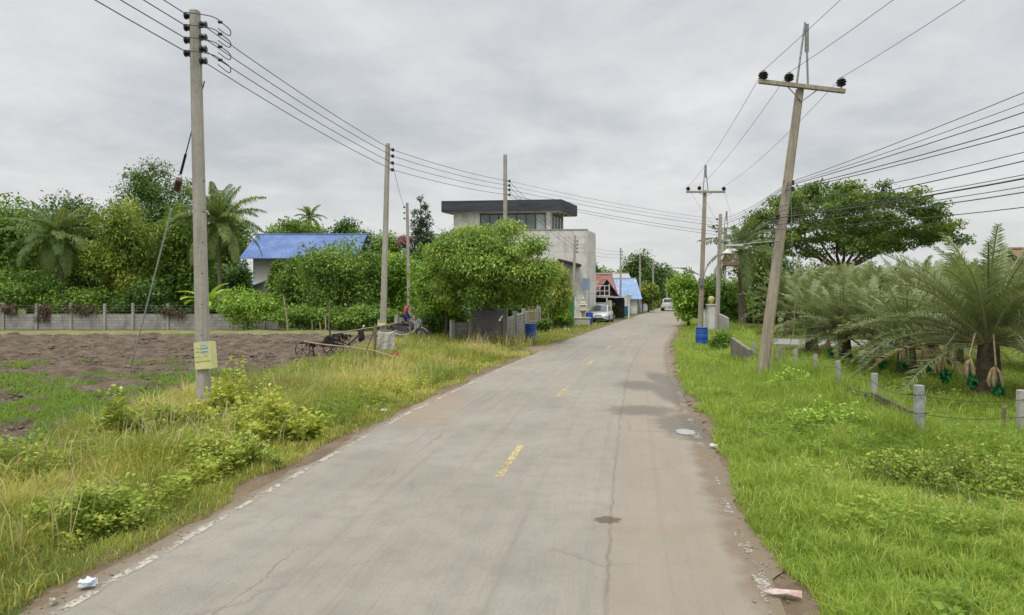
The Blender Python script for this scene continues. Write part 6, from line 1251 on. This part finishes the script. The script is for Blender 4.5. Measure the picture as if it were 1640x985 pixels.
def shrine(label, x, y, s, wide=True):
    t = thing('spirit_shrine', label, 'shrine', (x, y, 0), 0, 'cream spirit shrines by the roadside'); m = M_cream
    MB().lathe([(.32*s, 0), (.32*s, .08*s), (.2*s, .16*s), (.12*s, .3*s), (.11*s, .8*s), (.2*s, .95*s), (.3*s, 1.02*s)], (0, 0, 0), 12).build('pedestal', m, t)
    MB().box((0, 0, 1.06*s), (.9*s, .8*s, .08*s)).build('platform', m, t, bevel=.01); MB().box((0, .05*s, 1.28*s), (.45*s, .4*s, .36*s)).build('shrine_house', m, t)
    g = MB(); 
    for k, (w_, z_, h_) in enumerate(((.66, 1.46, .14), (.50, 1.58, .14), (.34, 1.70, .14))): g.box((0, .05*s, (z_+.07)*s), (w_*s, w_*.9*s, h_*s), None, .55)
    g.build('tiered_roof', m, t); MB().lathe([(.12*s, 1.82*s), (.15*s, 1.92*s), (.07*s, 2.02*s), (.04*s, 2.2*s), (.01*s, 2.45*s)], (0, .05*s, 0), 10).build('spire', m, t, smooth=True)
    for sx in (-1, 1):
        for sy in (-1, 1): MB().tube([(sx*.38*s, sy*.33*s, 1.1*s), (sx*.38*s, sy*.33*s, 1.32*s)], .03*s, 6).build('corner_post', m, t)
shrine('taller cream spirit shrine with a spired roof beside the roadside concrete pole', W(934, 500, 53.5).x, 53.6, 1.05); shrine('smaller cream spirit shrine close to the concrete pole, left of the taller one', W(915, 500, 51).x, 52.3, .8)
o_ = MB().box((0, 0, .25), (1.3, .5, .5)).box((0, 0, .55), (1.5, .62, .1)).build('altar_table', M_cream, bevel=.03); o_.location = (W(930, 510, 52).x, 51.8, 0); o_.rotation_euler.z = R(15); tag(o_, 'low cream altar table in front of the spirit shrines', 'table')
# green shade-cloth tank and blue panel
t = thing('water_tank', 'green cloth-wrapped water tank behind the cream fence wall', 'water tank', (W(903, 480, 50).x, 50, 0)); MB().lathe([(.75, .0), (.75, 2.2), (.70, 2.35), (.55, 2.5), (.1, 2.6)], (0, 0, 0), 20).build('tank_body', mat('green_cloth', (.03, .22, .08), (.02, .16, .06), 3, .8, .3), t, smooth=True); MB().lathe([(.15, 2.55), (.15, 2.68), (.02, 2.7)], (0, 0, 0), 12).build('lid', M_black, t)
t = thing('sign_board', 'plain blue-grey panel on two legs left of the red tiled roof', 'sign', (W(939, 455, 56.4).x, 56.3, 0)); z_ = W(939, 455, 56.4).z
MB().box((0, 0, z_), (.55, .05, 1.0)).build('board', mat('blue_grey_panel', (.20, .28, .40), (.26, .33, .44), 3), t); [MB().tube([(s*.2, .04, 0), (s*.2, .04, z_+.3)], .025, 6).build('leg', M_steel, t) for s in (-1, 1)]
# bird cage hanging beside the rack pole, lamp above it
cg = thing('bird_cage', 'domed wicker bird cage hanging beside the concrete rack pole', 'bird cage', W(1171, 424, 41.5)); g = MB()
for k in range(16):
    a = k*math.pi/8; g.tube([(math.cos(a)*.46, math.sin(a)*.46, .1), (math.cos(a)*.45, math.sin(a)*.45, .42), (math.cos(a)*.36, math.sin(a)*.36, .66), (0, 0, .86)], .013, 4)
for z_, r_ in ((.42, .46), (.66, .37)): g.tube([(math.cos(a)*r_, math.sin(a)*r_, z_) for a in np.linspace(0, 2*math.pi, 17)], .014, 4)
g.build('cage_bars', mat('wicker', (.30, .21, .12), (.22, .15, .085)), cg); MB().lathe([(.47, -.08), (.5, -.05), (.5, .14), (.46, .16)], (0, 0, 0), 18).build('base_band', mat('brown_band', (.26, .16, .11), (.20, .12, .08)), cg); MB().tube([(0, 0, .85), (0, 0, 1.05), (-.5, .2, 1.25)], .012, 5).build('hook', M_steel, cg)
t = thing('street_lamp', 'white lamp shade fixed on the rack pole beside the bird cage', 'lamp', W(1164, 406, 41.3)); MB().lathe([(.05, .28), (.10, .2), (.30, .05), (.32, 0), (.28, .02)], (0, 0, 0), 14).build('shade', M_whitep, t, smooth=True); MB().tube([(0, 0, .26), (-.1, .1, .36), (-.45, .4, .36)], .02, 5).build('arm', M_steel, t)
# stakes beyond the field
for i, (a, b, c_, d, yb, lb) in enumerate(((462, 533, 454, 474, 0, 'tall leaning stake left of the walking tractor'), (526, 535, 528, 478, 0, 'tall pale stake behind the walking tractor'), (521, 535, 521, 505, 0, 'short stake close beside the tall pale one'), (500, 533, 499, 512, 0, 'small stake left of the tall pale stake'), (513, 534, 512, 516, 0, 'lowest stake in the row behind the tractor'))):
    Ys = 40.6; p0 = W(a, b, Ys); p0.z = -.1; pole_thing('wooden_stake', lb, 'stake', [p0, p0.lerp(W(c_, d, Ys), .5)+Vector((.03, 0, 0)), W(c_, d, Ys)], [.05, .045, .035], M_wood if i % 2 else M_bamboo, 'stakes behind the field')
pole_thing('wooden_stake', 'thin upright stick in front of the leaning pole by the wire fence', 'stake', [W(1236, 612, 18.6)*1.0, W(1237, 560, 18.6), W(1238, 510, 18.6)], .018, M_bamboo)
# litter
def crumple(name, label, cat, px_, py_, d, m, seed, rz=0.0, z0=.01):
    rg = random.Random(seed); x, y = G(px_, py_); bm = bmesh.new(); bmesh.ops.create_cube(bm, size=1); bmesh.ops.subdivide_edges(bm, edges=bm.edges, cuts=3, use_grid_fill=True)
    for v in bm.verts: v.co = Vector((v.co.x*d[0]+rg.uniform(-.1, .1)*d[0], v.co.y*d[1]+rg.uniform(-.1, .1)*d[1], (v.co.z+.5)*d[2]*(1+rg.uniform(-.35, .35))))
    me = bpy.data.meshes.new(name); bm.to_mesh(me); bm.free(); o_ = link(name, me, m); o_.location = (x, y, z0); o_.rotation_euler.z = rz; return tag(o_, label, cat)
crumple('milk_carton', 'crushed white and pale blue carton on the left road edge', 'litter', 141, 943, (.12, .07, .05), mat('white_carton', (.70, .73, .76), (.42, .52, .62), 9, .5, .1, thr=(.5, .6)), 1, .4, .03)
crumple('stone', 'small pale stone beside the crushed carton', 'stone', 85, 970, (.04, .035, .035), mat('pale_stone', (.45, .43, .38), (.34, .32, .28), 20), 2, 0, .02)
M_paper = mat('stained_paper', (.62, .52, .47), (.42, .28, .24), 12, .9, .2)
x, y = G(1252, 957); rg = random.Random(4); o_ = MB().add([(-.16, .06, .02), (-.05, .03, .05), (.09, .05, .03), (.16, -.01, .05), (.14, -.06, .01), (.02, -.045, .04), (-.07, .0, .015)], [(0, 1, 6), (1, 5, 6), (1, 2, 5), (2, 3, 5), (3, 4, 5)]).build('torn_cardboard', M_paper); s_ = o_.modifiers.new('t', 'SOLIDIFY'); s_.thickness = .006; o_.location = (x, y, .012); tag(o_, 'torn pinkish piece of cardboard on the right road edge', 'litter')
for i, (a, b, lb) in enumerate(((586, 655, 'pale plastic scrap lying on the left verge beyond the yellow weeds'), (648, 619, 'small white scrap in the grass before the dirt entrance'), (1143, 718, 'tiny white scrap in the grass right of the puddle'), (615, 660, 'white wrapper near the road edge left of the brown stain'))): crumple('litter_scrap', lb, 'litter', a, b, (.13, .05, .03), M_whitep, 10+i, i, .03)
#@@PART5
